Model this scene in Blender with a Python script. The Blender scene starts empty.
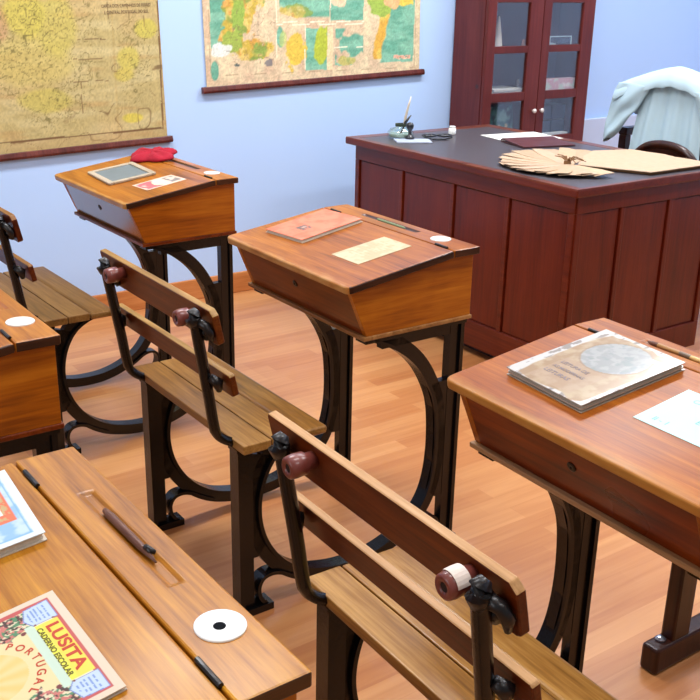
import bpy, bmesh, math, random
import numpy as np
from mathutils import Vector, Matrix
random.seed(5)
S = bpy.context.scene
COL = S.collection
FL = -0.03                      # floor level
R = math.radians

# ------------------------------------------------------------------ helpers
def lin(c):
    return tuple(((x / 255) / 12.92 if x / 255 <= .04045 else ((x / 255 + .055) / 1.055) ** 2.4) for x in c)

class MB:
    def __init__(s): s.bm = bmesh.new()
    def face_mat(s, n0, mi):
        s.bm.faces.ensure_lookup_table()
        for f in s.bm.faces[n0:]: f.material_index = mi
    def box(s, x0, x1, y0, y1, z0, z1):
        v = [s.bm.verts.new(p) for p in ((x0,y0,z0),(x1,y0,z0),(x1,y1,z0),(x0,y1,z0),(x0,y0,z1),(x1,y0,z1),(x1,y1,z1),(x0,y1,z1))]
        for f in ((3,2,1,0),(4,5,6,7),(0,1,5,4),(1,2,6,5),(2,3,7,6),(3,0,4,7)): s.bm.faces.new([v[i] for i in f])
        return s
    def prism(s, pts, fa, fb):
        # pts: list of 2d, fa/fb map a 2d point to the two 3d ends
        a = [s.bm.verts.new(fa(p)) for p in pts]; b = [s.bm.verts.new(fb(p)) for p in pts]
        n = len(pts)
        s.bm.faces.new(a[::-1]); s.bm.faces.new(b)
        for i in range(n): s.bm.faces.new((a[i], a[(i+1) % n], b[(i+1) % n], b[i]))
        return s
    def prism_z(s, pts, z0, z1): return s.prism(pts, lambda p: (p[0],p[1],z0), lambda p: (p[0],p[1],z1))
    def prism_x(s, pts, x0, x1): return s.prism(pts, lambda p: (x0,p[0],p[1]), lambda p: (x1,p[0],p[1]))
    def prism_y(s, pts, y0, y1): return s.prism(pts, lambda p: (p[0],y0,p[1]), lambda p: (p[0],y1,p[1]))
    def ribbon(s, path, o0, o1, x0, x1, lim=None):
        # path in the y,z plane; rectangular section from offset o0 to o1 along the normal, x0..x1 wide
        P = [Vector(p) for p in path]; rings = []
        for i, p in enumerate(P):
            t = (P[min(i+1, len(P)-1)] - P[max(i-1, 0)]).normalized(); n = Vector((t.y, -t.x))
            a = p + n * o0; b = p + n * o1
            if lim:
                zm = lim(p); b.y = min(b.y, zm); a.y = min(a.y, zm)
            rings.append([s.bm.verts.new((x, q.x, q.y)) for x, q in ((x0,a),(x1,a),(x1,b),(x0,b))])
        for r0, r1 in zip(rings, rings[1:]):
            for k in range(4): s.bm.faces.new((r0[k], r0[(k+1)%4], r1[(k+1)%4], r1[k]))
        s.bm.faces.new(rings[0][::-1]); s.bm.faces.new(rings[-1])
        return s
    def tube(s, path, rad, seg=10, sx=1.0, sy=1.0):
        P = [Vector(p) for p in path]; rings = []
        rr = rad if hasattr(rad, '__len__') else [rad] * len(P)
        up = Vector((0.13, .21, 1)).normalized()
        for i, p in enumerate(P):
            t = (P[min(i+1, len(P)-1)] - P[max(i-1, 0)]).normalized()
            u = t.cross(up)
            if u.length < .05: u = t.cross(Vector((1,0,0)))
            u.normalize(); w = t.cross(u)
            rings.append([s.bm.verts.new(p + (u*math.cos(a)*sx + w*math.sin(a)*sy) * rr[i]) for a in (2*math.pi*k/seg for k in range(seg))])
        for r0, r1 in zip(rings, rings[1:]):
            for k in range(seg): s.bm.faces.new((r0[k], r0[(k+1)%seg], r1[(k+1)%seg], r1[k]))
        s.bm.faces.new(rings[0][::-1]); s.bm.faces.new(rings[-1])
        return s
    def lathe(s, prof, seg=24, M=None):
        # prof: (r, z) list; M a matrix
        M = M or Matrix(); rings = []
        for r, z in prof:
            if r < 1e-6: rings.append([s.bm.verts.new(M @ Vector((0,0,z)))])
            else: rings.append([s.bm.verts.new(M @ Vector((r*math.cos(a), r*math.sin(a), z))) for a in (2*math.pi*k/seg for k in range(seg))])
        for r0, r1 in zip(rings, rings[1:]):
            for k in range(seg):
                k2 = (k+1) % seg
                if len(r0) == 1 and len(r1) == 1: continue
                if len(r0) == 1: s.bm.faces.new((r0[0], r1[k2], r1[k]))
                elif len(r1) == 1: s.bm.faces.new((r0[k], r0[k2], r1[0]))
                else: s.bm.faces.new((r0[k], r0[k2], r1[k2], r1[k]))
        return s
    def xform(s, M): bmesh.ops.transform(s.bm, matrix=M, verts=s.bm.verts); return s
    def build(s, name, mat, parent=None, bevel=0, smooth=False, seg=2):
        bmesh.ops.recalc_face_normals(s.bm, faces=s.bm.faces)
        me = bpy.data.meshes.new(name); s.bm.to_mesh(me); s.bm.free()
        for m in (mat if isinstance(mat, (list, tuple)) else [mat]): me.materials.append(m)
        return link(name, me, parent, bevel, smooth, seg)

def link(name, me, parent=None, bevel=0, smooth=False, seg=2):
    o = bpy.data.objects.new(name, me); COL.objects.link(o)
    if parent: o.parent = parent
    if smooth:
        for p in me.polygons: p.use_smooth = True
    if bevel:
        b = o.modifiers.new('bevel', 'BEVEL'); b.width = bevel; b.segments = seg; b.limit_method = 'ANGLE'; b.angle_limit = R(35)
    return o

def tag(o, label, cat, group=None):
    o['label'] = label; o['category'] = cat
    if group: o['group'] = group
    return o
def struct(o): o['kind'] = 'structure'; return o
def empty(name, M, label, cat, group=None):
    o = bpy.data.objects.new(name, None); COL.objects.link(o); o.empty_display_size = .05
    o.matrix_world = M
    return tag(o, label, cat, group)
def copy_tree(o, parent=None):
    c = o.copy(); COL.objects.link(c)
    if parent: c.parent = parent
    for ch in list(o.children): copy_tree(ch, c)
    return c

def catmull(pts, n=8):
    P = [np.array(p, float) for p in pts]; P = [2*P[0]-P[1]] + P + [2*P[-1]-P[-2]]; out = []
    for i in range(1, len(P)-2):
        for k in range(n):
            t = k/n; a, b, c, d = P[i-1], P[i], P[i+1], P[i+2]
            out.append(tuple(.5*((2*b)+(c-a)*t+(2*a-5*b+4*c-d)*t*t+(3*b-a-3*c+d)*t**3)))
    out.append(tuple(P[-2])); return out
def rrect(x0, x1, y0, y1, r, n=5):
    out = []
    for cx, cy, a0 in ((x1-r,y1-r,0),(x0+r,y1-r,90),(x0+r,y0+r,180),(x1-r,y0+r,270)):
        for k in range(n+1):
            a = R(a0 + 90*k/n); out.append((cx + r*math.cos(a), cy + r*math.sin(a)))
    return out

# ------------------------------------------------------------------ materials
def newmat(name):
    m = bpy.data.materials.new(name); m.use_nodes = True
    nt = m.node_tree; b = nt.nodes['Principled BSDF']
    return m, nt, b
def simple(name, rgb, rough=.5, metal=0, spec=.5, coat=0, noise=0.0, nscale=20, bump=0.0, bscale=60, objcol=False):
    m, nt, b = newmat(name)
    b.inputs['Roughness'].default_value = rough; b.inputs['Metallic'].default_value = metal
    b.inputs['Specular IOR Level'].default_value = spec; b.inputs['Coat Weight'].default_value = coat
    c = lin(rgb) + (1,)
    tc = nt.nodes.new('ShaderNodeTexCoord')
    nz = nt.nodes.new('ShaderNodeTexNoise'); nz.inputs['Scale'].default_value = nscale; nz.inputs['Detail'].default_value = 5
    nt.links.new(tc.outputs['Object'], nz.inputs['Vector'])
    mx = nt.nodes.new('ShaderNodeMix'); mx.data_type = 'RGBA'
    mx.inputs[6].default_value = tuple(x*(1-noise) for x in c[:3]) + (1,); mx.inputs[7].default_value = tuple(min(1, x*(1+noise)) for x in c[:3]) + (1,)
    nt.links.new(nz.outputs['Fac'], mx.inputs[0]); out = mx.outputs[2]
    if objcol: out = mul_objcol(nt, out)
    nt.links.new(out, b.inputs['Base Color'])
    if bump:
        n2 = nt.nodes.new('ShaderNodeTexNoise'); n2.inputs['Scale'].default_value = bscale; n2.inputs['Detail'].default_value = 4
        nt.links.new(tc.outputs['Object'], n2.inputs['Vector'])
        bp = nt.nodes.new('ShaderNodeBump'); bp.inputs['Strength'].default_value = bump; bp.inputs['Distance'].default_value = .002
        nt.links.new(n2.outputs['Fac'], bp.inputs['Height']); nt.links.new(bp.outputs['Normal'], b.inputs['Normal'])
    return m
def mul_objcol(nt, sock):
    oi = nt.nodes.new('ShaderNodeObjectInfo'); mm = nt.nodes.new('ShaderNodeMix'); mm.data_type = 'RGBA'; mm.blend_type = 'MULTIPLY'
    mm.inputs[0].default_value = 1
    nt.links.new(sock, mm.inputs[6]); nt.links.new(oi.outputs['Color'], mm.inputs[7]); return mm.outputs[2]
def wood(name, dark, mid, light, axis='x', rough=.35, coat=.3, fine=1.0, worn=None, figure=1.0):
    m, nt, b = newmat(name); N = nt.nodes.new; L = nt.links.new
    b.inputs['Coat Weight'].default_value = coat; b.inputs['Coat Roughness'].default_value = .18; b.inputs['Specular IOR Level'].default_value = .24
    tc = N('ShaderNodeTexCoord'); oi = N('ShaderNodeObjectInfo')
    off = N('ShaderNodeVectorMath'); off.operation = 'SCALE'; off.inputs[0].default_value = (7.3, 3.1, 5.7)
    L(oi.outputs['Random'], off.inputs['Scale'])
    add = N('ShaderNodeVectorMath'); L(tc.outputs['Object'], add.inputs[0]); L(off.outputs[0], add.inputs[1])
    def noise(sc, det=5, dist=0.0, rough_=.6):
        mp = N('ShaderNodeMapping'); mp.inputs['Scale'].default_value = sc; L(add.outputs[0], mp.inputs['Vector'])
        nz = N('ShaderNodeTexNoise'); nz.inputs['Scale'].default_value = 1; nz.inputs['Detail'].default_value = det
        nz.inputs['Distortion'].default_value = dist; nz.inputs['Roughness'].default_value = rough_
        L(mp.outputs[0], nz.inputs['Vector']); return nz.outputs['Fac']
    a = {'x': (2.2, 26, 26), 'y': (26, 2.2, 26), 'z': (26, 26, 2.2)}[axis]
    f = {'x': (9, 190, 190), 'y': (190, 9, 190), 'z': (190, 190, 9)}[axis]
    g1 = noise(tuple(v*fine for v in a), 4, .9*figure); g2 = noise(tuple(v*fine for v in f), 3); g3 = noise((4,4,4), 3)
    m1 = N('ShaderNodeMath'); m1.operation = 'MULTIPLY_ADD'; m1.inputs[1].default_value = .3; L(g2, m1.inputs[0])
    m0 = N('ShaderNodeMath'); m0.operation = 'MULTIPLY'; m0.inputs[1].default_value = .5; L(g1, m0.inputs[0]); L(m0.outputs[0], m1.inputs[2])
    m2 = N('ShaderNodeMath'); m2.operation = 'MULTIPLY_ADD'; m2.inputs[1].default_value = .3; L(g3, m2.inputs[0]); L(m1.outputs[0], m2.inputs[2])
    cr = N('ShaderNodeValToRGB'); L(m2.outputs[0], cr.inputs[0])
    e = cr.color_ramp.elements; e[0].position = .36; e[0].color = lin(dark)+(1,); e[1].position = .72; e[1].color = lin(light)+(1,)
    k = e.new(.53); k.color = lin(mid)+(1,)
    out = mul_objcol(nt, cr.outputs[0])
    if worn:
        # bare, paler wood where hands rubbed the front lip: (local y where it starts, y where it is full, colour)
        sp = N('ShaderNodeSeparateXYZ'); L(tc.outputs['Object'], sp.inputs[0])
        wn = noise((14, 40, 40), 4)
        ad = N('ShaderNodeMath'); ad.operation = 'MULTIPLY_ADD'; ad.inputs[1].default_value = .05; L(wn, ad.inputs[0]); L(sp.outputs['Y'], ad.inputs[2])
        mr = N('ShaderNodeMapRange'); mr.inputs[1].default_value = worn[0]; mr.inputs[2].default_value = worn[1]; mr.inputs[3].default_value = 0; mr.inputs[4].default_value = worn[3]
        L(ad.outputs[0], mr.inputs[0])
        mx = N('ShaderNodeMix'); mx.data_type = 'RGBA'; L(mr.outputs[0], mx.inputs[0]); L(out, mx.inputs[6]); mx.inputs[7].default_value = lin(worn[2])+(1,)
        out = mx.outputs[2]
    L(out, b.inputs['Base Color'])
    rr = N('ShaderNodeMapRange'); rr.inputs[3].default_value = max(.05, rough-.1); rr.inputs[4].default_value = rough+.14; L(g3, rr.inputs[0]); L(rr.outputs[0], b.inputs['Roughness'])
    bp = N('ShaderNodeBump'); bp.inputs['Strength'].default_value = .12; bp.inputs['Distance'].default_value = .001
    L(m1.outputs[0], bp.inputs['Height']); L(bp.outputs['Normal'], b.inputs['Normal'])
    return m
def vcol(name, rough=.7, coat=0, spec=.4):
    m, nt, b = newmat(name); a = nt.nodes.new('ShaderNodeVertexColor'); a.layer_name = 'Col'
    nt.links.new(a.outputs['Color'], b.inputs['Base Color']); b.inputs['Roughness'].default_value = rough
    b.inputs['Coat Weight'].default_value = coat; b.inputs['Coat Roughness'].default_value = .12; b.inputs['Specular IOR Level'].default_value = spec
    return m

M_LID = wood('desk_lid_wood', (92,44,4), (150,86,18), (188,122,36), 'x', .36, .15, worn=(-.345,-.372,(206,160,96),.75))
M_LIDW = wood('desk_lid_worn_wood', (88,38,3), (146,78,14), (182,110,30), 'x', .40, .04, worn=(-.335,-.372,(190,136,66),.75))
M_END = wood('lid_end_grain', (30,15,8), (52,27,13), (84,46,22), 'y', .4, .1)
M_SIDE = wood('desk_side_wood', (106,46,2), (162,88,8), (198,122,26), 'y', .34, .3, .7)
M_FRONT = wood('desk_front_wood', (60,18,0), (104,40,2), (138,66,10), 'x', .30, .14, .7)
M_SEAT = wood('seat_wood', (88,54,16), (144,100,44), (188,144,80), 'x', .36, .2)
M_RAIL = wood('back_rail_wood', (50,15,0), (86,32,2), (118,58,14), 'x', .38, .15)
M_EDGE = wood('worn_lit_edge_wood', (158,122,76), (190,154,106), (214,182,136), 'x', .45, .05)  # worn wood, paled further to paint overhead light on the edges
M_RAILTOP = wood('rail_top_wood', (104,66,30), (146,102,56), (180,134,82), 'x', .42, .08)  # milder pale tone, also carrying painted overhead light on rail tops and lip
M_FRONTG = wood('polished_front_wood', (60,24,6), (98,48,14), (130,72,28), 'x', .16, 1.0, .7)
M_MAHOG = wood('mahogany', (66,16,5), (90,25,8), (108,36,15), 'z', .34, .25, .8)
M_MAHOGX = wood('mahogany_rail', (66,18,6), (92,28,10), (110,42,20), 'x', .34, .25, .8)
M_CAB = wood('cabinet_wood', (78,26,24), (94,35,31), (108,45,40), 'z', .42, .15, .6)
M_ROD = wood('map_rod_wood', (58,22,20), (84,34,30), (112,54,46), 'y', .4, .2)
M_DARKWOOD = wood('dark_post_wood', (24,9,6), (44,17,10), (66,28,16), 'z', .35, .3)
M_PENWOOD = wood('pen_wood', (70,42,34), (104,68,54), (134,94,76), 'x', .45, .1, 3)
M_IRON = simple('black_cast_iron', (8,6,7), .27, .0, .42, .0, .3, 30, .25, 90)
M_FORGED = simple('forged_bracket_iron', (16,13,14), .36, .0, .4, .1, .3, 40, .5, 70)
M_PEG = simple('red_brown_peg', (116,58,50), .35, 0, .5, .3, .35, 60)
M_HOLE = simple('dark_hole', (24,14,12), .7)
M_WHITE = simple('white_porcelain', (236,238,236), .15, 0, .5, .5)
M_TAPE = simple('torn_paper', (222,208,196), .7, noise=.15, nscale=150)
M_PAPER = simple('plain_paper', (222,222,216), .75, noise=.04)
M_BLUEPAPER = simple('pale_aqua_paper', (188,224,220), .7, noise=.05)
M_TAN = simple('tan_kraft_paper', (188,160,131), .7, noise=.14, nscale=40, objcol=True)
M_RAFFIA = simple('brown_raffia', (112,76,40), .8)
M_BLACK = simple('black_plastic', (22,24,32), .3, 0, .5, .3)
M_INLAY = simple('grey_leather_inlay', (74,70,76), .42, 0, .5, .1, .12, 60, .1, 300)
M_INK = simple('ink_dark', (8,14,20), .8, spec=.1)
M_TXT_RED = simple('red_print', (190,66,42), .7); M_TXT_DARK = simple('dark_print', (70,62,60), .7)
M_TXT_GREEN = simple('olive_print', (104,96,30), .7); M_TXT_TEAL = simple('teal_print', (60,140,165), .7)
M_TXT_BROWN = simple('faded_brown_print', (108,88,66), .8); M_TXT_AQUA = simple('aqua_print', (120,186,186), .7)
M_TXT_GREY = simple('grey_print', (120,108,112), .7)
M_PRINT = vcol('printed_cover', .55); M_PRINTG = vcol('glossy_worn_cover', .5, .55); M_MAP = vcol('map_print', .75)
M_PAGES = simple('page_block', (206,196,180), .8, noise=.2, nscale=180)
M_BOARD = simple('worn_cover_board', (172,162,148), .5, coat=.3, noise=.25, nscale=70)
M_FELT = simple('red_felt', (158,12,38), .95, noise=.2, nscale=80, bump=.8, bscale=300)
M_SLATE = simple('slate_grey', (104,114,116), .6, noise=.12, nscale=30)
M_SLATEFR = wood('pale_frame_wood', (150,136,116), (172,156,134), (188,174,152), 'x', .5, .05)
M_COAT = simple('white_cotton', (178,202,212), .85, noise=.04, nscale=12, bump=.25, bscale=40)
M_GREEN = simple('green_pencil', (126,142,104), .4)
M_KNOB = simple('white_knob', (216,206,200), .25, coat=.4)

def glassmat(name, tint=(1,1,1), refl=.08):
    m = bpy.data.materials.new(name); m.use_nodes = True; nt = m.node_tree
    nt.nodes.remove(nt.nodes['Principled BSDF']); out = nt.nodes['Material Output']
    tr = nt.nodes.new('ShaderNodeBsdfTransparent'); tr.inputs[0].default_value = tint + (1,)
    gl = nt.nodes.new('ShaderNodeBsdfGlossy'); gl.inputs['Roughness'].default_value = .03
    lw = nt.nodes.new('ShaderNodeLayerWeight'); pw = nt.nodes.new('ShaderNodeMath'); pw.operation = 'POWER'; pw.inputs[1].default_value = 4; nt.links.new(lw.outputs['Facing'], pw.inputs[0])
    ad = nt.nodes.new('ShaderNodeMath'); ad.operation = 'MULTIPLY_ADD'; ad.inputs[1].default_value = .6; ad.inputs[2].default_value = refl; nt.links.new(pw.outputs[0], ad.inputs[0])
    mx = nt.nodes.new('ShaderNodeMixShader'); nt.links.new(ad.outputs[0], mx.inputs[0]); nt.links.new(tr.outputs[0], mx.inputs[1]); nt.links.new(gl.outputs[0], mx.inputs[2])
    nt.links.new(mx.outputs[0], out.inputs['Surface']); return m
M_PANE = glassmat('cabinet_glass', (.97,.98,.99), .11)
M_BOTTLE = glassmat('bottle_glass', (.93,.97,.95), .07)

# ------------------------------------------------------------------ printing helpers
def vnoise(x, y, seed=0):
    def h(i, j): 
        n = (i.astype(np.int64)*374761393 + j.astype(np.int64)*668265263 + seed*974711) & 0x7fffffff
        n = ((n ^ (n >> 13)) * 1274126177) & 0x7fffffff
        return ((n ^ (n >> 16)) & 0xffff) / 65535.
    i = np.floor(x); j = np.floor(y); fx = x-i; fy = y-j; fx = fx*fx*(3-2*fx); fy = fy*fy*(3-2*fy)
    return (h(i,j)*(1-fx)+h(i+1,j)*fx)*(1-fy) + (h(i,j+1)*(1-fx)+h(i+1,j+1)*fx)*fy
def fbm(x, y, seed=0, o=4):
    t = 0; a = .5
    for k in range(o): t = t + a*vnoise(x*2**k, y*2**k, seed+k*17); a *= .5
    return t/(1-.5**o)
def mixc(A, c, m): return A*(1-m[..., None]) + np.array(c, float)*m[..., None]
def sm(a, b, x):
    t = np.clip((x-a)/(b-a), 0, 1); return t*t*(3-2*t)
def printed(name, w, h, step, fn, mat, parent=None, z=0.0, thick=.0):
    """a sheet w x h (u right, v down from its top left corner at the local origin) whose print is fn(u,v) in sRGB"""
    nu, nv = max(2, int(w/step)), max(2, int(h/step))
    us = np.linspace(0, w, nu+1); vs = np.linspace(0, h, nv+1); U, V = np.meshgrid(us, vs)
    C = np.clip(fn(U, V), 0, 255)/255.
    C = np.where(C <= .04045, C/12.92, ((C+.055)/1.055)**2.4)
    co = np.stack([U, -V, np.full_like(U, z)], -1).reshape(-1, 3)
    me = bpy.data.meshes.new(name)
    idx = np.arange((nu+1)*(nv+1)).reshape(nv+1, nu+1)
    q = np.stack([idx[1:, :-1], idx[1:, 1:], idx[:-1, 1:], idx[:-1, :-1]], -1).reshape(-1, 4)
    me.from_pydata(co.tolist(), [], q.tolist())
    at = me.color_attributes.new('Col', 'FLOAT_COLOR', 'POINT')
    at.data.foreach_set('color', np.concatenate([C.reshape(-1, 3), np.ones((C.size//3, 1))], 1).astype(np.float32).ravel())
    me.materials.append(mat)
    o = link(name, me, parent)
    return o
def text(name, s, size, mat, parent, loc, rot=0.0, align='LEFT', sx=1.0, bold=.0, M=None):
    cu = bpy.data.curves.new(name, 'FONT'); cu.body = s; cu.size = size; cu.align_x = align; cu.extrude = .0001; cu.offset = bold
    t = bpy.data.objects.new(name, cu); COL.objects.link(t); bpy.context.view_layer.update()
    me = bpy.data.meshes.new_from_object(t.evaluated_get(bpy.context.evaluated_depsgraph_get()))
    COL.objects.unlink(t); bpy.data.objects.remove(t)
    me.materials.clear(); me.materials.append(mat)
    me.transform((M or Matrix()) @ Matrix.Translation(loc) @ Matrix.Rotation(rot, 4, 'Z') @ Matrix.Diagonal((sx,1,1,1)))
    return link(name, me, parent)

# ------------------------------------------------------------------ camera
cam = bpy.data.cameras.new('camera'); cam.sensor_width = 36; cam.lens = 36*1012.72/700; cam.clip_start = .02
co = bpy.data.objects.new('camera', cam); COL.objects.link(co); S.camera = co
co.matrix_world = Matrix.Translation((0,0,1.3713)) @ Matrix.Rotation(R(54.0764), 4, 'Z') @ Matrix.Rotation(R(90-20.2829), 4, 'X') @ Matrix.Rotation(R(1.2085), 4, 'Z')

# ------------------------------------------------------------------ the room
def floor_mat():
    m, nt, b = newmat('laminate_floor'); N = nt.nodes.new; L = nt.links.new
    tc = N('ShaderNodeTexCoord'); mp = N('ShaderNodeMapping'); mp.inputs['Rotation'].default_value = (0,0,R(90)); L(tc.outputs['Object'], mp.inputs[0])
    def brick(w, h, o, c1, c2):
        br = N('ShaderNodeTexBrick'); br.offset = o; br.inputs['Scale'].default_value = 1; br.inputs['Brick Width'].default_value = w; br.inputs['Row Height'].default_value = h
        br.inputs['Mortar Size'].default_value = .0006; br.inputs['Mortar Smooth'].default_value = 0; br.inputs['Bias'].default_value = 0
        br.inputs['Color1'].default_value = c1; br.inputs['Color2'].default_value = c2; br.inputs['Mortar'].default_value = (.35,.35,.35,1)
        L(mp.outputs[0], br.inputs['Vector']); return br.outputs['Color']
    b1 = brick(.62, .066, .37, (.2,.2,.2,1), (.8,.8,.8,1)); b2 = brick(1.25, .198, .43, (.2,.2,.2,1), (.8,.8,.8,1))
    ms = N('ShaderNodeMapping'); ms.inputs['Scale'].default_value = (46, 2.2, 46); L(tc.outputs['Object'], ms.inputs[0])
    nz = N('ShaderNodeTexNoise'); nz.inputs['Scale'].default_value = 1; nz.inputs['Detail'].default_value = 5; nz.inputs['Distortion'].default_value = .6; L(ms.outputs[0], nz.inputs[0])
    a = N('ShaderNodeMath'); a.operation = 'MULTIPLY_ADD'; a.inputs[1].default_value = .46; L(b1, a.inputs[0])
    a0 = N('ShaderNodeMath'); a0.operation = 'MULTIPLY'; a0.inputs[1].default_value = .2; L(b2, a0.inputs[0]); L(a0.outputs[0], a.inputs[2])
    a2 = N('ShaderNodeMath'); a2.operation = 'MULTIPLY_ADD'; a2.inputs[1].default_value = .56; L(nz.outputs['Fac'], a2.inputs[0]); L(a.outputs[0], a2.inputs[2])
    cr = N('ShaderNodeValToRGB'); L(a2.outputs[0], cr.inputs[0]); e = cr.color_ramp.elements
    e[0].position = .2; e[0].color = lin((156,88,46))+(1,); e[1].position = .85; e[1].color = lin((204,146,92))+(1,)
    k = e.new(.5); k.color = lin((182,118,68))+(1,)
    L(cr.outputs[0], b.inputs['Base Color']); b.inputs['Roughness'].default_value = .38; b.inputs['Coat Weight'].default_value = .1
    return m
struct(MB().box(-4.05, 3, -3, 5.85, FL-.05, FL).build('floor', floor_mat()))
M_WALL = simple('pale_blue_wall', (182,212,254), .8, noise=.015, nscale=3, bump=.05, bscale=40)
struct(MB().box(-4.1, -4, -3, 5.85, FL-.05, 2.9).build('wall_left', M_WALL))
struct(MB().box(-4.1, 3, 5.8, 5.9, FL-.05, 2.9).build('wall_front', M_WALL))
struct(MB().box(-4.1, 3, -3, 5.9, 2.9, 2.95).build('ceiling', simple('white_ceiling', (235,236,238), .9)))
M_BASE = wood('baseboard_wood', (168,98,48), (190,120,66), (206,140,84), 'y', .4, .2)
struct(MB().box(-4, -3.985, -3, 5.8, FL, .066).build('baseboard_left', M_BASE, bevel=.004))
struct(MB().box(-4, -3.975, 4.30, 5.8, .07, .632).build('trim_1', simple('pale_ledge', (198,210,234), .7), bevel=.004))

# ------------------------------------------------------------------ the school desks
W = .552; DS = .0803; DL = .3058; HB = .7748; HF = .7318; D = DS+DL; WB = .519
def endgrain(o):
    for p in o.data.polygons:
        if abs(p.normal.x) > .8: p.material_index = 1
def make_desk():
    root = empty('school_desk', Matrix(), 'x', 'school desk', 'old school desks with attached benches')
    h = W/2
    # sloping lid, a rounded slab built flat then tilted about the hinge line
    lt = .018; sl = math.atan2(HB-HF, DL); ll = math.hypot(HB-HF, DL)
    pts = [(-h, -.0015), (-h+.0, -.0015)]
    pts = [(h,-.0015)] + [(-h,-.0015)] + rrect(-h, h, -ll, 0, .016)[12:]
    m = MB(); m.prism_z(pts, -lt, 0)
    ML = Matrix.Translation((0,-DS,HB)) @ Matrix.Rotation(sl, 4, 'X')
    m.xform(ML); endgrain(m.build('lid', [M_LID, M_END], root, .004, seg=3))
    # flat strip along the back with pen groove
    m = MB(); y0, y1 = -DS+.0015, 0.0; zt = HB; zb = HB-lt
    gx0, gx1, gy0, gy1 = -.148, .085, -.046, -.027; bm = m.bm
    xs = [-h, gx0, gx1, h]; ys = [y0, gy0, gy1, y1]
    g = [[bm.verts.new((x,y,zt)) for x in xs] for y in ys]
    for j in range(3):
        for i in range(3):
            if i == 1 and j == 1: continue
            bm.faces.new((g[j][i], g[j][i+1], g[j+1][i+1], g[j+1][i]))
    q = [bm.verts.new((x,y,zt-.0035)) for x, y in ((gx0+.004,gy0+.004),(gx1-.004,gy0+.004),(gx1-.004,gy1-.004),(gx0+.004,gy1-.004))]
    p = [g[1][1], g[1][2], g[2][2], g[2][1]]
    for k in range(4): bm.faces.new((p[k], p[(k+1)%4], q[(k+1)%4], q[k]))
    bm.faces.new(q)
    lo = [bm.verts.new((x,y,zb)) for x, y in ((-h,y0),(h,y0),(h,y1),(-h,y1))]
    bm.faces.new(lo[::-1])
    bm.faces.new([lo[0], lo[1]] + g[0][::-1]); bm.faces.new([lo[2], lo[3]] + g[3])
    bm.faces.new([lo[1], lo[2]] + [g[j][3] for j in (3,2,1,0)]); bm.faces.new([lo[3], lo[0]] + [g[j][0] for j in range(4)])
    endgrain(m.build('pen_strip', [M_LID, M_END], root, .003, seg=2))
    for x in (-.216, .226):
        MB().tube([(x-.022,-DS+.001,HB+.001),(x+.022,-DS+.001,HB+.0005)], .0032, 8).build('hinge', M_FORGED, root, smooth=False)
    MB().lathe([(0,0),(.0258,0),(.0258,.0016),(.0245,.0024),(0,.0024)], 32, Matrix.Translation((.172,-.036,HB))).build('inkwell', M_WHITE, root, smooth=False)
    MB().lathe([(0,.0026),(.0064,.0026)], 18, Matrix.Translation((.174,-.038,HB))).build('inkwell_hole', M_INK, bpy.data.objects[root.children[-1].name])
    # box
    side = [(-D+.020, HF-.017), (-D+.068, .602), (-.006, .602), (-.006, HB-lt), (-DS, HB-lt)]
    for s in (-1, 1):
        x = s*WB/2; MB().prism_x(side, min(x, x-s*.016), max(x, x-s*.016)).build('side_panel', M_SIDE, root, .001)
    iw = WB/2-.016
    n = .014
    MB().prism_x([(-D+.022, HF-.018), (-D+.068, .602), (-D+.068+n, .602), (-D+.022+n, HF-.016)], -iw, iw).build('front_panel', M_FRONT, root)
    MB().box(-iw, iw, -.022, -.006, .602, HB-lt).build('back_panel', M_SIDE, root)
    MB().box(-WB/2-.004, WB/2+.004, -D+.058, -.002, .592, .602).build('bottom_panel', M_EDGE, root, .002)  # pale colour paints the light caught along the lip
    MB().lathe([(0,0),(.009,0),(.009,.002),(.006,.003),(.0025,.003),(.0025,.0005),(0,.0005)], 16, Matrix.Translation((0,-D+.041,.668)) @ Matrix.Rotation(R(90+20), 4, 'X')).build('keyhole', M_FORGED, root)
    # cast iron side frames
    ring = catmull([(-.455,.398),(-.50,.392),(-.55,.362),(-.583,.305),(-.594,.233),(-.578,.159),(-.535,.092),(-.475,.047),(-.405,.025),(-.34,.018),(-.27,.023),(-.20,.046),(-.140,.088),(-.103,.15),(-.088,.245),(-.094,.36),(-.118,.43),(-.16,.494),(-.22,.545),(-.29,.580)], 6)
    curl = catmull([(-.572,-.024),(-.596,.002),(-.602,.033),(-.590,.056),(-.566,.062),(-.54,.055),(-.51,.036),(-.47,.014)], 5)
    mir = [(-.665-y, z) for y, z in curl]
    for s in (-1, 1):
        x = s*.233; a, b = (x-.020, x+.020); c, d_ = (x-.011, x+.011)
        m = MB()
        lim = lambda p: .402 if p.x < -.36 else .5915
        m.ribbon(ring, .006, .036, c, d_, lim); m.ribbon(ring, 0, .009, a, b, lim)
        m.ribbon(curl, -.004, .005, a+.001, b-.001); m.ribbon(mir[::-1], -.004, .005, a+.001, b-.001)
        # posts with a thin web behind a flange
        m.box(x-.019, x+.019, -.652, -.640, FL+.002, .400); m.box(c-.001, d_+.001, -.641, -.612, FL+.002, .400)
        m.box(x-.019, x+.019, -.024, -.013, FL+.002, .592); m.box(c-.001, d_+.001, -.052, -.022, FL+.002, .592)
        # webs filling between post and ring at mid height
        m.prism_x([(-.630,.385),(-.630,.115),(-.600,.115),(-.572,.150),(-.592,.20),(-.594,.26),(-.580,.315),(-.556,.362),(-.585,.372)], c, d_)
        m.prism_x([(-.035,.435),(-.035,.115),(-.075,.115),(-.106,.145),(-.090,.22),(-.090,.30),(-.096,.37),(-.118,.43),(-.085,.435)], c, d_)
        m.box(a, b, -.655, -.45, .394, .403); m.box(a, b, -.315, -.008, .580, .5925); m.box(c, d_, -.26, -.02, .556, .582)
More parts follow.
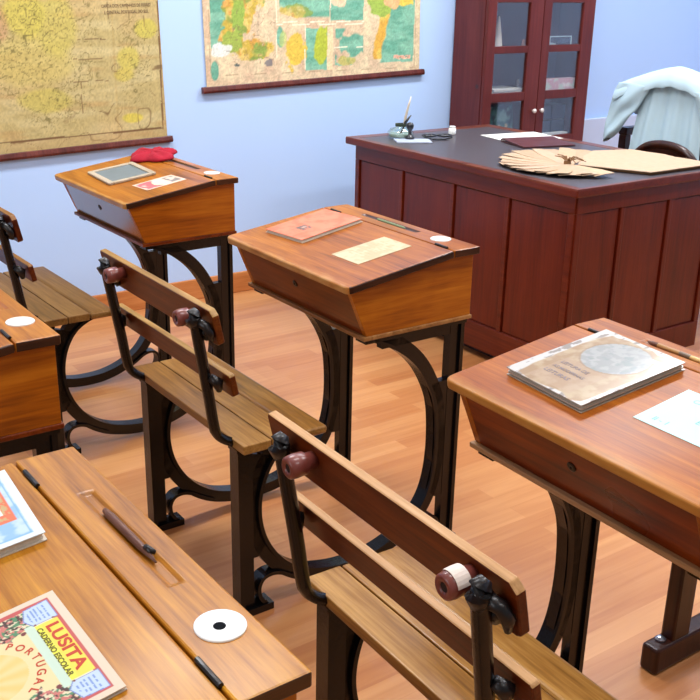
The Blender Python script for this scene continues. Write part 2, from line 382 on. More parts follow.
        m.box(a-.003, b+.003, -.662, -.566, FL, FL+.018); m.box(a-.003, b+.003, -.099, -.003, FL, FL+.018)
        m.build('side_frame', M_IRON, root, .0018, seg=1)
    # seat
    for y0, y1, xa, xb in ((-.655,-.586,-.284,.284), (-.583,-.518,-.282,.283), (-.515,-.440,-.286,.287)):
        MB().box(xa, xb, y0, y1, .403, .424).build('seat_slat', M_SEAT, root, .0025 if y1 < -.45 else .008, seg=3)
    # back: two rails, forged uprights, pegs
    def rail(name, x0, x1, ytop, zt, hgt, th, ch):
        tilt = R(12)
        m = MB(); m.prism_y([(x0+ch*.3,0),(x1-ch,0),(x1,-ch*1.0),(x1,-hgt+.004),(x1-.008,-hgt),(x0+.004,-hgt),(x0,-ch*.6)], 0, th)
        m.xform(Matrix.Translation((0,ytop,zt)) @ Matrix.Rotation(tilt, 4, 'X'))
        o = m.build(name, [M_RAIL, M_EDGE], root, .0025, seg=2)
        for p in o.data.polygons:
            if p.normal.z > .6: p.material_index = 1  # up-facing faces paler: wear plus overhead light put into the colour
        return o
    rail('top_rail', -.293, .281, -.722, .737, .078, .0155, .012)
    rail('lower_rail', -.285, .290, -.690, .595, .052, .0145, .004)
    up = [(-.741,.722),(-.738,.70),(-.729,.65),(-.718,.59),(-.708,.535),(-.699,.48),(-.690,.445),(-.672,.424),(-.650,.412),(-.625,.402)]
    for s, xt, xb in ((-1,-.212,-.226), (1,.247,.226)):
        P = catmull([(xt+(xb-xt)*min(1,i/6), y, z) for i, (y, z) in enumerate(up)], 4)
        us = MB().tube(P, [.0145 if i < 24 else .0125 for i in range(len(P))], 8, 1.0, .85).build('back_support', M_IRON, root, smooth=True)
        k = MB(); k.tube([(xt,-.744,.702),(xt,-.747,.715),(xt,-.744,.728),(xt,-.736,.736)], [.011,.0155,.015,.008], 10)
        k.tube([(xt,-.738,.712),(xt+.02*s,-.728,.705),(xt+.027*s,-.722,.690),(xt+.024*s,-.718,.672)], [.011,.010,.009,.005], 8)
        k.tube([(xt,-.722,.692),(xt-.004*s,-.712,.668)], [.012,.007], 8)
        k.build('bracket', M_FORGED, us, smooth=True)
        k = MB(); k.tube([(xt+(xb-xt)*.5+.012*s,-.712,.585),(xt+(xb-xt)*.5+.020*s,-.698,.572),(xt+(xb-xt)*.5+.018*s,-.694,.552)], [.009,.013,.006], 8)
        k.build('bracket', M_FORGED, us, smooth=True)
    for x in (-.158, .204):
        Mx = Matrix.Translation((x,-.722,.712)) @ Matrix.Rotation(R(90+4), 4, 'X')
        pg = MB().lathe([(0,-.004),(.0135,-.004),(.0135,.010),(.0175,.013),(.0185,.030),(.0168,.040),(.0135,.0425),(.007,.0405),(.006,.030),(0,.030)], 28, Mx).build('peg', M_PEG, root, smooth=True)
        MB().lathe([(0,.0395),(.0066,.0395)], 12, Mx).build('peg_hole', M_HOLE, pg)
    return root
desk = make_desk()
ANG = -54.0764
def room(x, y):
    a = R(ANG); c, s = math.cos(a), math.sin(a); return (c*x+s*y, -s*x+c*y)
UN = {  # camera-ground position, yaw, width factor, lid / side / seat / rail tints, label
 'U1': (-.5252,3.3659,1.05,1.003, (1.0,.95,.80),(.95,.85,.7),(.62,.60,.62),(.80,.72,.66), 'school desk by the wall with a framed slate and red felt cloth on it'),
 'U2': (.1441,2.5642,-.14,.995, (.98,.88,.90),(1.0,.95,.9),(.88,.86,.80),(1.12,1.3,1.2), 'middle school desk with an orange exercise book and a cream card on it'),
 'U3': (.6312,1.5995,-1.64,.979, (1.0,.93,.88),(.8,.7,.7),(1.12,1.1,.98),(.95,.82,.72), 'school desk at right with a tattered book and a pale aqua sheet on its lid'),
 'U4': (-.1975,.9944,.72,1.031, (1.32,1.62,1.5),(1.1,1.1,1.1),(1,1,1),(1,1,1), 'nearest school desk of pale yellow wood holding two colourful school booklets'),
 'U5': (-.6664,1.8835,0,1.0, (1.05,1.02,1.0),(1.06,1.0,.95),(1,1,1),(1,1,1), 'school desk with nothing on its top, cut off by the left edge'),
}
ROOT = {}; MW = {}; HOLES = []
DESKS = [desk] + [copy_tree(desk) for _ in range(len(UN)-1)]
for o, (u, (x, y, a, w, tl, ts, tse, tr, label)) in zip(DESKS, UN.items()):
    X, Y = room(x, y)
    o.matrix_world = Matrix.Translation((X, Y, 0)) @ Matrix.Rotation(R(a), 4, 'Z') @ Matrix.Diagonal((w,1,1,1))
    MW[u] = Matrix.Translation((X, Y, 0)) @ Matrix.Rotation(R(a), 4, 'Z')
    o['label'] = label; ROOT[u] = o
    HOLES += [c for ch in o.children for c in ch.children if u != 'U4' and c.name.startswith('inkwell_hole')]
    for ch in o.children:
        n = ch.name.split('.')[0]
        t = tl if n in ('lid','pen_strip') else ts if n in ('side_panel','back_panel','front_panel','bottom_panel') else tse if n == 'seat_slat' else tr if n.endswith('rail') else (1,1,1)
        if n == 'front_panel' and u == 'U3': t = (1.15,.95,.8)
        ch.color = tuple(t) + (1,)
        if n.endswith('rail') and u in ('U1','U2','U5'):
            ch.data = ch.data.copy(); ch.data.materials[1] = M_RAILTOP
        if n == 'pen_strip' and u in ('U1','U2'):
            ch.data = ch.data.copy()
            for p in ch.data.polygons:
                if -.0055 < p.center.z-HB < -.0008 and abs(p.center.x+.03) < .14 and -.05 < p.center.y < -.02: p.material_index = 1
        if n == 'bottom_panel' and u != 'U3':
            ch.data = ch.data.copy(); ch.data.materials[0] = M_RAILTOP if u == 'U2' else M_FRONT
        if n == 'front_panel' and u == 'U1':
            ch.data = ch.data.copy(); ch.data.materials[0] = M_FRONTG
        if u == 'U3' and n == 'lid':
            ch.data = ch.data.copy(); ch.data.materials[0] = M_LIDW
        if u in ('U1',) and n == 'lid': pass
for h_ in HOLES: bpy.data.objects.remove(h_)      # only the nearest inkwell shows an open hole
# the torn paper left on one peg of the right-hand bench
pg = [c for c in ROOT['U3'].children if c.name.startswith('peg')][1]
Mx = Matrix.Translation((.204,-.722,.712)) @ Matrix.Rotation(R(94), 4, 'X')
tp = MB(); prof = []
for k in range(9):
    a = R(10 + k*14); prof.append(a)
rg = [[tp.bm.verts.new(Mx @ Vector((r*math.cos(a), r*math.sin(a), z))) for a in prof] for r, z in ((.0187,.012+.0),(.0193,.022),(.0190,.033))]
for r0, r1 in zip(rg, rg[1:]):
    for k in range(8): tp.bm.faces.new((r0[k], r0[k+1], r1[k+1], r1[k]))
t_ = tp.build('paper_wrap', M_TAPE, pg); so = t_.modifiers.new('solid','SOLIDIFY'); so.thickness = .0006; so.offset = 1
t_['label'] = 'torn white paper stuck on peg'

# ------------------------------------------------------------------ things on the desks
SL = math.atan2(HB-HF, DL)
def lidM(u, x, v, rot=0, up=0.0):     # v: distance along the lid from the hinge line (negative towards the pupil)
    return MW[u] @ Matrix.Translation((0,-DS,HB)) @ Matrix.Rotation(SL, 4, 'X') @ Matrix.Translation((x,v,up+.0004)) @ Matrix.Rotation(R(rot), 4, 'Z')
def stripM(u, x, y, rot=0, up=0.0): return MW[u] @ Matrix.Translation((x,y,HB+up)) @ Matrix.Rotation(R(rot), 4, 'Z')
def ell(U, V, cx, cy, rx, ry): return ((U-cx)/rx)**2 + ((V-cy)/ry)**2
def inbox(U, V, x0, x1, y0, y1): return ((U > x0) & (U < x1) & (V > y0) & (V < y1)).astype(float)
def inpoly(U, V, pts):
    r = np.zeros(U.shape, bool); n = len(pts)
    for i in range(n):
        x1, y1 = pts[i]; x2, y2 = pts[(i+1) % n]
        if y1 == y2: continue
        c = ((y1 > V) != (y2 > V)) & (U < (x2-x1)*(V-y1)/(y2-y1)+x1); r ^= c
    return r.astype(float)

def booklet(name, M, w, h, th, fn, label, cat, group=None, step=.0016, mat=None, pages=None, board=None, cover_w=.0008, lips=0.0, wavy=0.0):
    """thin book lying flat: origin at its top left corner, u right, v down"""
    e = empty(name, M, label, cat, group)
    m = MB(); m.prism_z([(0,0),(w,0),(w,-h),(0,-h)], 0, .0012); m.build('back_cover', board or pages or M_PAGES, e)
    if th > .004:
        k = max(2, int(th/.0035))
        m = MB()
        for i in range(k):
            z0 = .0012 + (th-.0024)*i/k; z1 = .0012 + (th-.0024)*(i+1)/k; j = random.uniform(.0005, .003+lips)
            m.prism_z(rrect(.0008+j*.3, w-j, -h+j, -j*.6, .004, 2), z0, z1)
        m.build('pages', pages or M_PAGES, e)
    c = printed('cover', w, h, step, fn, mat or M_PRINT, e, th)
    so = c.modifiers.new('solid', 'SOLIDIFY'); so.thickness = .0012; so.offset = -1
    return e

# --- U4: the school notebook with the title, and the blue booklet
def nb_fn(U, V):
    w, h = .182, .235
    A = np.full(U.shape + (3,), 0.) + np.array((226,210,186))
    A = mixc(A, (198,88,84), inbox(U,V,.008,.174,.009,h-.009)); A = mixc(A, (240,226,188), inbox(U,V,.014,.168,.0145,h-.014))
    # fields of little figures in green and pink around a pale centre
    n1 = fbm(U*300, V*260, 3, 2); n2 = fbm(U*240, V*170, 9, 2)
    crowd = np.where(n1[...,None] > .56, np.array((206,120,110)), np.where(n2[...,None] > .52, np.array((86,140,98)), np.array((226,216,180))))
    crowd = np.where((fbm(U*300,V*300,21,2) > .60)[...,None], np.array((80,58,52)), crowd)
    rr = np.hypot((U-.091)*1.0, (V-.125)*1.0)
    m = inbox(U,V,.014,.168,.037,.21); A = A*(1-m[...,None]) + crowd*m[...,None]
    A = mixc(A, (232,218,164), np.clip((np.hypot(U-.091,V-.092) < .050)*1.0 + inpoly(U,V,[(.040,.037),(.146,.037),(.138,.060),(.048,.060)]), 0, 1))
    ray = .5+.5*np.cos(np.arctan2(V-.110, U-.091)*14); A = mixc(A, (236,202,118), (np.hypot(U-.091,V-.096) < .036)*(.35+.5*ray))
    A = mixc(A, (204,226,206), inbox(U,V,.040,.146,.036,.0445))
    A = mixc(A, (248,222,84), inbox(U,V,.045,.141,.0125,.036)); A = mixc(A, (240,238,80), inbox(U,V,.045,.141,.029,.036))
    for p in ([(.010,.010),(.043,.010),(.043,.036),(.030,.042),(.012,.036)], [(.143,.010),(.172,.010),(.170,.036),(.152,.042),(.143,.036)]):
        A = mixc(A, (120,140,200), inpoly(U,V,p)); q = [(sum(a for a,_ in p)/5*.08+x*.92, sum(b for _,b in p)/5*.08+y*.92) for x,y in p]
        A = mixc(A, (196,216,240), inpoly(U,V,q)); ln = (np.sin(V*2*np.pi/.0042) > .35)*inpoly(U,V,[(sum(a for a,_ in p)/5*.3+x*.7, sum(b for _,b in p)/5*.3+y*.7) for x,y in p])*(vnoise(U*500,V*240,4) > .3)
        A = mixc(A, (110,140,205), ln*.8)
    # small quartered shield with a red border at the centre
    sh = inpoly(U,V,[(.067,.096),(.115,.096),(.115,.150),(.091,.172),(.067,.150)]); A = mixc(A, (196,84,58), sh)
    A = mixc(A, (240,210,130), sh*(np.sin(U*2*np.pi/.011)*np.sin(V*2*np.pi/.011) > .45)); A = mixc(A, (240,240,240), inpoly(U,V,[(.077,.105),(.105,.105),(.105,.146),(.091,.158),(.077,.146)]))
    A = mixc(A, (60,80,160), (ell(U,V,.086,.118,.004,.006) < 1)*1.0); A = mixc(A, (60,80,160), (ell(U,V,.097,.118,.004,.006) < 1)*1.0)
    for x, y in ((.047,.0475),(.141,.0475)): A = mixc(A, (120,50,50), (ell(U,V,x,y,.0028,.0028) < 1)*1.0)
    for x, y in ((.0425,.0155),(.0425,.034),(.143,.034)): A = mixc(A, (120,60,50), (ell(U,V,x,y,.0014,.0014) < 1)*1.0)
    A = A*.94
    return A
nb = booklet('school_notebook', lidM('U4', .0198, -.0645, -.3), .182, .235, .0045, nb_fn, 'cream and red notebook lettered LUSITA on the nearest desk', 'notebook', step=.0009)
zt = .0047
text('title_lettering', 'LUSITA', .0175, M_TXT_RED, nb, (.050,-.0262,zt), 0, 'LEFT', 1.46, .0005)
text('subtitle_lettering', 'CADERNO ESCOLAR', .0078, M_TXT_GREEN, nb, (.0500,-.0355,zt), 0, 'LEFT', 1.16, .0002)
for i, ch in enumerate('PORTUGAL'):
    a = R(140 - i*(104/7)); x = .092+.043*math.cos(a); y = -.090+.040*math.sin(a)
    text('word_lettering', ch, .0120, M_TXT_RED, nb, (x,y-.003,zt), a-R(90), 'CENTER', 1.0, .0002)

def blue_fn(U, V):
    n = fbm(U*60, V*60, 5, 4); A = np.full(U.shape+(3,), 0.) + np.array((140,180,220)); A = mixc(A, (186,208,230), sm(.4,.65,n))
    w = .175
    A = mixc(A, (214,224,228), 1-inbox(U,V,-1,w-.012,.011,.3)); A = mixc(A, (120,170,200), inbox(U,V,-1,w-.013,.012,.014)+inbox(U,V,w-.0155,w-.0135,.012,.3))
    A = mixc(A, (214,112,76), inbox(U,V,.03,w-.050,.018,.060)); A = mixc(A, (188,160,110), (inbox(U,V,.034,w-.056,.022,.056)*(fbm(U*200,V*200,8,2) > .5)))
    A = mixc(A, (244,240,236), inbox(U,V,.045,w-.070,.030,.048))
    return A
bb = booklet('school_booklet', lidM('U4', -.250, -.021, -4), .172, .235, .011, blue_fn, 'light blue booklet with an orange framed picture, at the left on the nearest desk', 'booklet', step=.0016, lips=.001)
text('cover_lettering', '4', .022, M_TXT_TEAL, bb, (.120,-.080,.0112), R(10), 'LEFT', 1.2, .0006)
# wooden pens in the grooves
pe = MB(); pe.tube([(-.066,0,0),(-.05,0,0),(.03,0,.0),(.050,0,-.0005),(.068,0,-.001)], [.0035,.0050,.0046,.003,.0012], 10)
o = pe.build('dip_pen', M_PENWOOD, None, smooth=True); o.matrix_world = stripM('U4', -.030, -.0365, 0, .0010)
MB().tube([(.040,.001,.004),(.050,.003,.003),(.053,.007,.001)], [.0035,.004,.0025], 8).build('pen_clip', M_FORGED, o, smooth=True)
tag(o, 'brown wooden pen lying in the groove of the nearest desk', 'pen')
e = MB(); e.tube([(-.09,0,0),(-.080,0,0),(-.068,0,0)], [.0018,.0042,.0042], 10); o = e.build('brush_pen', M_PENWOOD, None, smooth=True)
MB().tube([(-.069,0,0),(-.02,0,0)], .0040, 10).build('barrel', simple('dull_ochre_barrel', (170,126,70), .4), o)
MB().tube([(-.0205,0,0),(.002,0,0)], .0044, 10).build('ferrule', simple('aged_grey_ferrule', (126,112,96), .35, .5), o)
MB().tube([(.001,0,0),(.085,0,0)], .0038, 10).build('handle', simple('pale_yellow_handle', (214,182,116), .4), o)
o.matrix_world = stripM('U3', -.042, -.0365, 0, .0003); tag(o, 'slim ochre pen lying in the groove of the right desk beyond the tattered book', 'pen')
o = MB().tube([(-.055,0,0),(.05,0,0),(.062,0,0)], [.0036,.0036,.0008], 6).build('pencil', M_GREEN); o.matrix_world = stripM('U2', -.028, -.0365, 0, -.0012)
tag(o, 'pale green pencil in the groove of the middle desk', 'pencil')

# --- U3: tattered book and sheet
def old_fn(U, V):
    w, h = .182, .226
    n = fbm(U*55, V*55, 2, 5); n2 = fbm(U*26+3, V*14, 11, 4); A = np.full(U.shape+(3,), 0.) + np.array((170,134,88))
    A = mixc(A, (194,168,126), sm(.4,.7,n)); A = mixc(A, (188,154,122), inbox(U,V,.040,.14,.125,.215)*.5)
    o = ell(U,V,.098,.072,.060,.056); A = mixc(A, (150,120,84), ((o > 1) & (o < 1.12))*.7)
    oc = np.full(U.shape+(3,), 0.) + np.array((156,160,158)); oc = mixc(oc, (174,176,174), sm(.45,.6,fbm(U*90,V*90,7,4))); oc = mixc(oc, (142,152,150), sm(.55,.7,fbm(U*70+9,V*70,31,3)))
    m = (o < 1)*1.0; A = A*(1-m[...,None]) + oc*m[...,None]
    e = np.minimum(np.minimum(U, w-U), np.minimum(V, h-V))
    torn = sm(.0, .006, (.026 + .018*(n2-.5)*2) - U) + sm(0,.004,(.010+.02*(n2-.52)) - (w-U)) + sm(0,.004,(.010+.03*(n2-.5)) - V) + sm(0,.003,(.007+.02*(n2-.5)) - (h-V))
    A = mixc(A, (220,218,212), np.clip(torn,0,1)); A = mixc(A, (150,140,130), np.clip(torn,0,1)*(fbm(U*120,V*40,14,3) > .62)); A = mixc(A, (220,218,214), (ell(U,V,.15,.035,.016,.006) < 1)*1.0)
    return A*.84
ob = booklet('old_book', lidM('U3', -.190, .000, -3.2), .182, .226, .014, old_fn, 'tattered tan and white old reading book in clear wrapping on the right desk', 'book', step=.0018, mat=M_PRINTG, lips=.003, board=M_BOARD, pages=M_BOARD)
for s_, y, sc in (('LEITURA DE', -.148, 1.0), ('AS MODERNAS', -.166, .9), ('LEITURAS', -.186, 1.15)):
    text('title_lettering', s_, .0125*sc, M_TXT_GREY, ob, (.046,y,.0142), 0, 'LEFT', .95, .0002)
sh = MB(); sh.prism_z([(0,0),(.21,0),(.21,-.128),(0,-.128)], 0, .0006); sh = sh.build('paper_sheet', M_BLUEPAPER); sh.matrix_world = lidM('U3', .0405, -.061, 0)
tag(sh, 'pale aqua printed sheet of paper at the right edge of the right desk', 'paper')
text('sheet_lettering', 'II - 1', .016, M_TXT_AQUA, sh, (.022,-.113,.0008), 0, 'LEFT', 1); text('sheet_lettering', 'CARTA', .016, M_TXT_AQUA, sh, (.030,-.03,.0008), 0, 'LEFT', 1)
text('sheet_lettering', 'ESCOLAR', .018, M_TXT_AQUA, sh, (.075,-.08,.0008), 0, 'LEFT', 1)

# --- U2: orange notebook and cream card
def or_fn(U, V):
    A = np.full(U.shape+(3,), 0.) + np.array((204,106,76)); A = mixc(A, (212,126,96), sm(.3,.7,fbm(U*40,V*40,3,4)))
    A = mixc(A, (196,112,80), (ell(U,V,.085,.145,.040,.03) < 1)*.35)
    A = mixc(A, (96,84,80), inbox(U,V,.062,.098,.118,.152)*(fbm(U*260,V*260,6,3) > .40)); A = mixc(A, (190,170,156), inbox(U,V,.072,.082,.127,.138)*.7)
    A = mixc(A, (120,92,80), inbox(U,V,.058,.102,.160,.163)*(vnoise(U*500,V*200,3) > .4)*.6)
    return A
booklet('exercise_book', lidM('U2', -.232, -.022, 5.0), .154, .200, .009, or_fn, 'faded orange exercise book on the middle desk', 'exercise book', step=.0025, pages=M_PAGES)
def card_fn(U, V):
    A = np.full(U.shape+(3,), 0.) + np.array((182,166,130)); A = mixc(A, (194,180,146), sm(.4,.6,fbm(U*60,V*60,5,4)))
    ln = (np.sin(V*2*np.pi/.012) > .5)*inbox(U,V,.012,.085,.02,.13)*(vnoise(U*300,V*80,2) > .5); A = mixc(A, (150,146,110), ln*.6); return A
c = printed('paper_card', .108, .160, .003, card_fn, M_PRINT, None, .0006); so = c.modifiers.new('solid','SOLIDIFY'); so.thickness = .0006
c.matrix_world = lidM('U2', .062, -.046, .5); tag(c, 'cream printed card beside the orange exercise book on the middle desk', 'card')

# --- U1: slate, picture card, red felt cloth
e = empty('slate_board', lidM('U1', -.060, -.160, -4) @ Matrix.Diagonal((1.07,1.07,1,1)), 'small grey writing slate in a pale wooden frame on the desk by the wall', 'slate')
MB().box(-.083,.083,-.060,.060,0,.004).build('slate_panel', M_SLATE, e)
m = MB(); m.prism_z(rrect(-.098,.098,.058,.075,.008,3),0,.008); m.prism_z(rrect(-.098,.098,-.075,-.058,.008,3),0,.008); m.box(-.098,-.081,-.06,.06,0,.0078); m.box(.081,.098,-.06,.06,0,.0078); m.build('slate_frame', M_SLATEFR, e, .002)
def pc_fn(U, V):
    w, h = .096, .140
    A = np.full(U.shape+(3,), 0.) + np.array((216,186,168)); A = mixc(A, (198,92,98), inbox(U,V,.006,w-.006,.074,h-.006)*sm(.25,.5,fbm(U*90,V*90,4,3)))
    A = mixc(A, (226,206,170), (ell(U,V,.05,.07,.034,.022) < 1)*1.0); A = mixc(A, (120,116,112), inbox(U,V,.012,w-.012,.008,.044)*sm(.35,.6,fbm(U*80,V*80,12,3))); return A
c = printed('picture_card', .096, .140, .003, pc_fn, M_PRINT, None, .0006); so = c.modifiers.new('solid','SOLIDIFY'); so.thickness = .0006
c.matrix_world = lidM('U1', .094, -.060, 3); tag(c, 'small pink and grey picture card next to the slate', 'card')
bm = bmesh.new(); bmesh.ops.create_uvsphere(bm, u_segments=40, v_segments=16, radius=1)
for v in bm.verts:
    a = math.atan2(v.co.y, v.co.x); r = 1 + .13*math.cos(4*a+.6) + .07*math.sin(7*a)
    zz = v.co.z
    v.co = Vector((v.co.x*.092*r, v.co.y*.072*r, (min(.75, max(zz, -.25))+.25)*.020*(1+.16*math.sin(7*a)+.1*math.sin(11*v.co.x*3+2))))
me = bpy.data.meshes.new('felt_cloth'); bm.to_mesh(me); bm.free(); me.materials.append(M_FELT)
o = link('felt_cloth', me, smooth=True); o.matrix_world = lidM('U1', -.176, .012, 10, .001); tag(o, 'folded bright red felt cloth on the far corner of the desk by the wall', 'cloth')

# ------------------------------------------------------------------ teacher's desk
TX0, TX1, TY0, TY1, TZ = -3.602, -2.266, 2.560, 3.398, .72
e = empty('teacher_desk', Matrix.Translation((-2.94,2.98,FL)), 'large dark red panelled teacher desk with a grey inlaid top', 'desk')
def tb(m): return m.xform(Matrix.Translation((2.94,-2.98,-FL)))
bx0, bx1, by0, by1 = TX0+.035, TX1-.032, TY0+.037, TY1-.03
m = MB(); m.box(bx0+.006, bx1-.006, by0+.006, by1-.006, .03, TZ-.03); tb(m).build('carcass', M_MAHOG, e)
# front stiles, rails and panels
def facade(axis, f, u0, u1, divs, sgn):
    rails = MB(); z0, z1, zt, zb = .008, TZ-.028, .627, .112
    def bx(m, a, b, za, zb_, d0, d1):
        lo, hi = sorted((f+sgn*d0, f+sgn*d1))
        if axis == 'y': m.box(a, b, lo, hi, za, zb_)
        else: m.box(lo, hi, a, b, za, zb_)
    bx(rails, u0, u1, zt, z1, -.012, .006); bx(rails, u0, u1, z0, zb, -.012, .006)
    edges = [u0] + list(divs) + [u1]
    for i, d_ in enumerate(divs):
        bx(rails, d_-.010, d_+.010, zb, zt, -.012, .006)
    bx(rails, u0, u0+.028, zb, zt, -.012, .006); bx(rails, u1-.028, u1, zb, zt, -.012, .006)
    tb(rails).build('panel_frame', M_MAHOGX if axis == 'y' else M_MAHOG, e, .0025)
    for a, b in zip(edges, edges[1:]):
        p = MB(); a2 = a+(.028 if a == u0 else .010); b2 = b-(.028 if b == u1 else .010)
        bx(p, a2+.006, b2-.006, zb+.004, zt-.004, -.010, -.002); tb(p).build('panel', M_MAHOG, e, .002)
facade('y', by0, bx0, bx1, (-3.245,-2.926,-2.622), -1)
facade('x', bx1, by0, by1, (2.836,3.10), 1)
m = MB(); m.box(bx0+.03, bx1-.05, by0+.05, by1-.05, FL, .03); tb(m).build('plinth', M_DARKWOOD, e)
m = MB(); m.box(TX0, TX1, TY0, TY1, TZ-.030, TZ-.002); tb(m).build('desk_top', M_MAHOGX, e, .005)
bw = .060
m = MB()
for a in ((TX0+.002,TX1-.002,TY0+.002,TY0+.035),(TX0+.002,TX1-.002,TY1-.055,TY1-.002)): m.box(a[0],a[1],a[2],a[3],TZ-.004,TZ)
m.box(TX0+.002,TX0+bw,TY0+.034,TY1-.054,TZ-.004,TZ); m.box(TX1-.02,TX1-.002,TY0+.034,TY1-.054,TZ-.004,TZ); tb(m).build('top_border', wood('top_border_wood', (70,32,24), (104,54,40), (128,74,56), 'y', .34, .2), e, .001)
m = MB(); m.box(TX0+bw,TX1-.02,TY0+.035,TY1-.055,TZ-.004,TZ-.001); tb(m).build('top_inlay', M_INLAY, e)

# things on it
def onT(x, y, rot=0, up=0.0): return Matrix.Translation((x,y,TZ+up)) @ Matrix.Rotation(R(rot), 4, 'Z')
e = empty('ink_bottle', onT(-3.455,2.748) @ Matrix.Diagonal((1.12,1.12,1.05,1)), 'squat clear glass ink bottle holding a quill and a pen on the teacher desk', 'ink bottle')
MB().lathe([(0,0),(.045,0),(.050,.006),(.050,.026),(.040,.038),(.022,.044),(.019,.048),(.021,.056),(.017,.056),(.015,.047),(.036,.035),(.045,.024),(.045,.008),(0,.006)], 28).build('bottle', M_BOTTLE, e, smooth=True)
MB().lathe([(0,.0065),(.044,.008),(.0445,.020),(0,.020)], 24).build('ink', simple('pale_grey_ink', (176,188,178), .2), e)
MB().lathe([(.014,.048),(.022,.048),(.022,.058),(.014,.058),(.014,.048)], 20).build('collar', simple('dark_brass_collar', (58,70,56), .4, .5), e)
o = MB().tube([(0,0,0),(.010,.010,.06),(.018,.02,.12),(.022,.028,.155)], [.002,.005,.004,.0015], 8, 1.5, .6).build('quill_pen', simple('cream_quill', (216,204,184), .6), None, smooth=True); o.matrix_world = onT(-3.455,2.752,0,.020); tag(o, 'cream quill standing in the glass ink bottle', 'quill')
o = MB().tube([(0,0,0),(.012,.018,.05),(.022,.036,.078)], [.0025,.006,.0025], 8).build('dip_pen', M_BLACK, None, smooth=True); o.matrix_world = onT(-3.450,2.744,0,.020); tag(o, 'short dark pen leaning in the glass ink bottle', 'pen')
o = MB().prism_z([(-.075,-.045),(.075,-.045),(.075,.045),(-.075,.045)],0,.006).build('ink_pad', simple('pale_blue_pad', (178,188,206), .4), None, .001); o.matrix_world = onT(-3.345,2.728,62); tag(o, 'pale blue flat ink pad under the rubber stamp', 'ink pad')
o = MB().lathe([(0,0),(.020,0),(.021,.008),(.012,.013),(.007,.020),(.0075,.034),(.014,.044),(.0165,.056),(.012,.066),(0,.069)], 20).build('rubber_stamp', M_BLACK, None, smooth=True); o.matrix_world = onT(-3.385,2.742,0,.0062); tag(o, 'black rubber stamp with a round handle standing upright', 'stamp')
# spectacles
e = empty('spectacles', onT(-3.375,2.885,62), 'black framed spectacles lying folded behind the rubber stamp', 'spectacles')
def loop(cx, cy, r, z=.0): return [(cx+r*1.15*math.cos(a), cy+r*.9*math.sin(a), z) for a in (2*math.pi*k/24 for k in range(25))]
m = MB(); m.tube(loop(-.034,0,.026,.012), .0042, 8); m.tube(loop(.034,0,.026,.012), .0042, 8); m.tube([(-.006,.004,.012),(0,.008,.014),(.006,.004,.012)], .003, 8); m.build('rims', M_BLACK, e, smooth=True)
for s in (-1, 1): MB().tube([(s*.064,0,.012),(s*.060,-.03,.008),(s*.02,-.062,.0045),(-s*.03,-.055,.0045)], [.004,.003,.003,.004], 8).build('temple', M_BLACK, e, smooth=True)
for s in (-1, 1): MB().lathe([(0,0),(.026,0),(.026,.001),(0,.001)], 24, Matrix.Translation((s*.034,0,.0115)) @ Matrix.Diagonal((1.1,.86,1,1))).build('lens', M_BOTTLE, e)
e = empty('white_jar', onT(-3.425,3.015), 'tiny white jar on the left border of the teacher desk', 'jar')
MB().lathe([(0,0),(.015,0),(.017,.004),(.017,.026),(.012,.030),(0,.030)], 20).build('body', M_WHITE, e, smooth=True)
MB().lathe([(0,.030),(.0135,.030),(.0135,.037),(0,.038)], 20).build('stopper', M_PAPER, e)
o = MB().prism_z([(-.105,-.148),(.105,-.148),(.105,.148),(-.105,.148)],0,.0015).build('writing_paper', M_PAPER); o.matrix_world = onT(-3.225,3.245,-8); tag(o, 'blank white sheet of paper under the dark red folder', 'paper')
e = empty('document_folder', onT(-3.055,3.165,-14,.0016), 'dark red folder lying open over the white paper', 'folder')
MB().prism_z([(-.085,-.125),(.105,-.125),(.105,.125),(-.085,.125)],0,.003).build('back_cover', simple('maroon_card', (84,48,52), .45, noise=.1), e)
MB().prism_y([(-.088,.003),(-.088,.010),(-.07,.016),(0,.009),(.105,.0052),(.105,.0033),(0,.006),(-.07,.010)], -.123, .123).build('front_cover', simple('maroon_cover', (92,54,58), .35, coat=.2, noise=.1), e)
# fan of tan paper sheets tied with raffia at the pivot
e = empty('paper_fan', onT(-2.60,2.865), 'fan of pleated tan paper blades tied with raffia at the corner of the teacher desk', 'paper fan')
NB = 24
for k in range(NB):
    a = R(122 + k*(222/(NB-1))); ln = .385 - .14*min(1,k/9) + .006*math.sin(k*1.7); wd = .040
    m = MB(); n = 6; top = []; 
    A = []; B = []
    for i in range(n+1):
        t = i/n; w_ = (.006 + (wd-.004)*min(1, t*1.5)) * (1 if t < .9 else .93)
        z = .0012 + .0004*k + .002*t*(.6+.4*math.sin(k*2.1))
        A.append((ln*t, -w_, z)); B.append((ln*t, w_, z + (.009 if k % 2 else .004)*t))
    for P in (A, B): pass
    va = [m.bm.verts.new(p) for p in A]; vm = [m.bm.verts.new(((p[0]+q[0])/2 + (.004 if i == n else 0), (p[1]+q[1])/2, (p[2]+q[2])/2+.003*i/n)) for i, (p, q) in enumerate(zip(A, B))]; vb = [m.bm.verts.new(p) for p in B]
    for i in range(n):
        m.bm.faces.new((va[i], va[i+1], vm[i+1], vm[i])); m.bm.faces.new((vm[i], vm[i+1], vb[i+1], vb[i]))
    m.xform(Matrix.Rotation(a, 4, 'Z')); o = m.build('paper_blade', M_TAN, e); so = o.modifiers.new('solid','SOLIDIFY'); so.thickness = .0014
    v = random.uniform(.84,1.06); o.color = (v, v*random.uniform(.97,1.0), v*random.uniform(.93,1.0), 1)
m = MB()
for k in range(12):
    a = R(random.uniform(0,360)); l_ = random.uniform(.03,.075)
    m.tube([(0,0,.020),(l_*.5*math.cos(a), l_*.5*math.sin(a), .030+random.uniform(0,.006)), (l_*math.cos(a), l_*math.sin(a), .022+random.uniform(0,.01))], [.0035,.0022,.0012], 6)
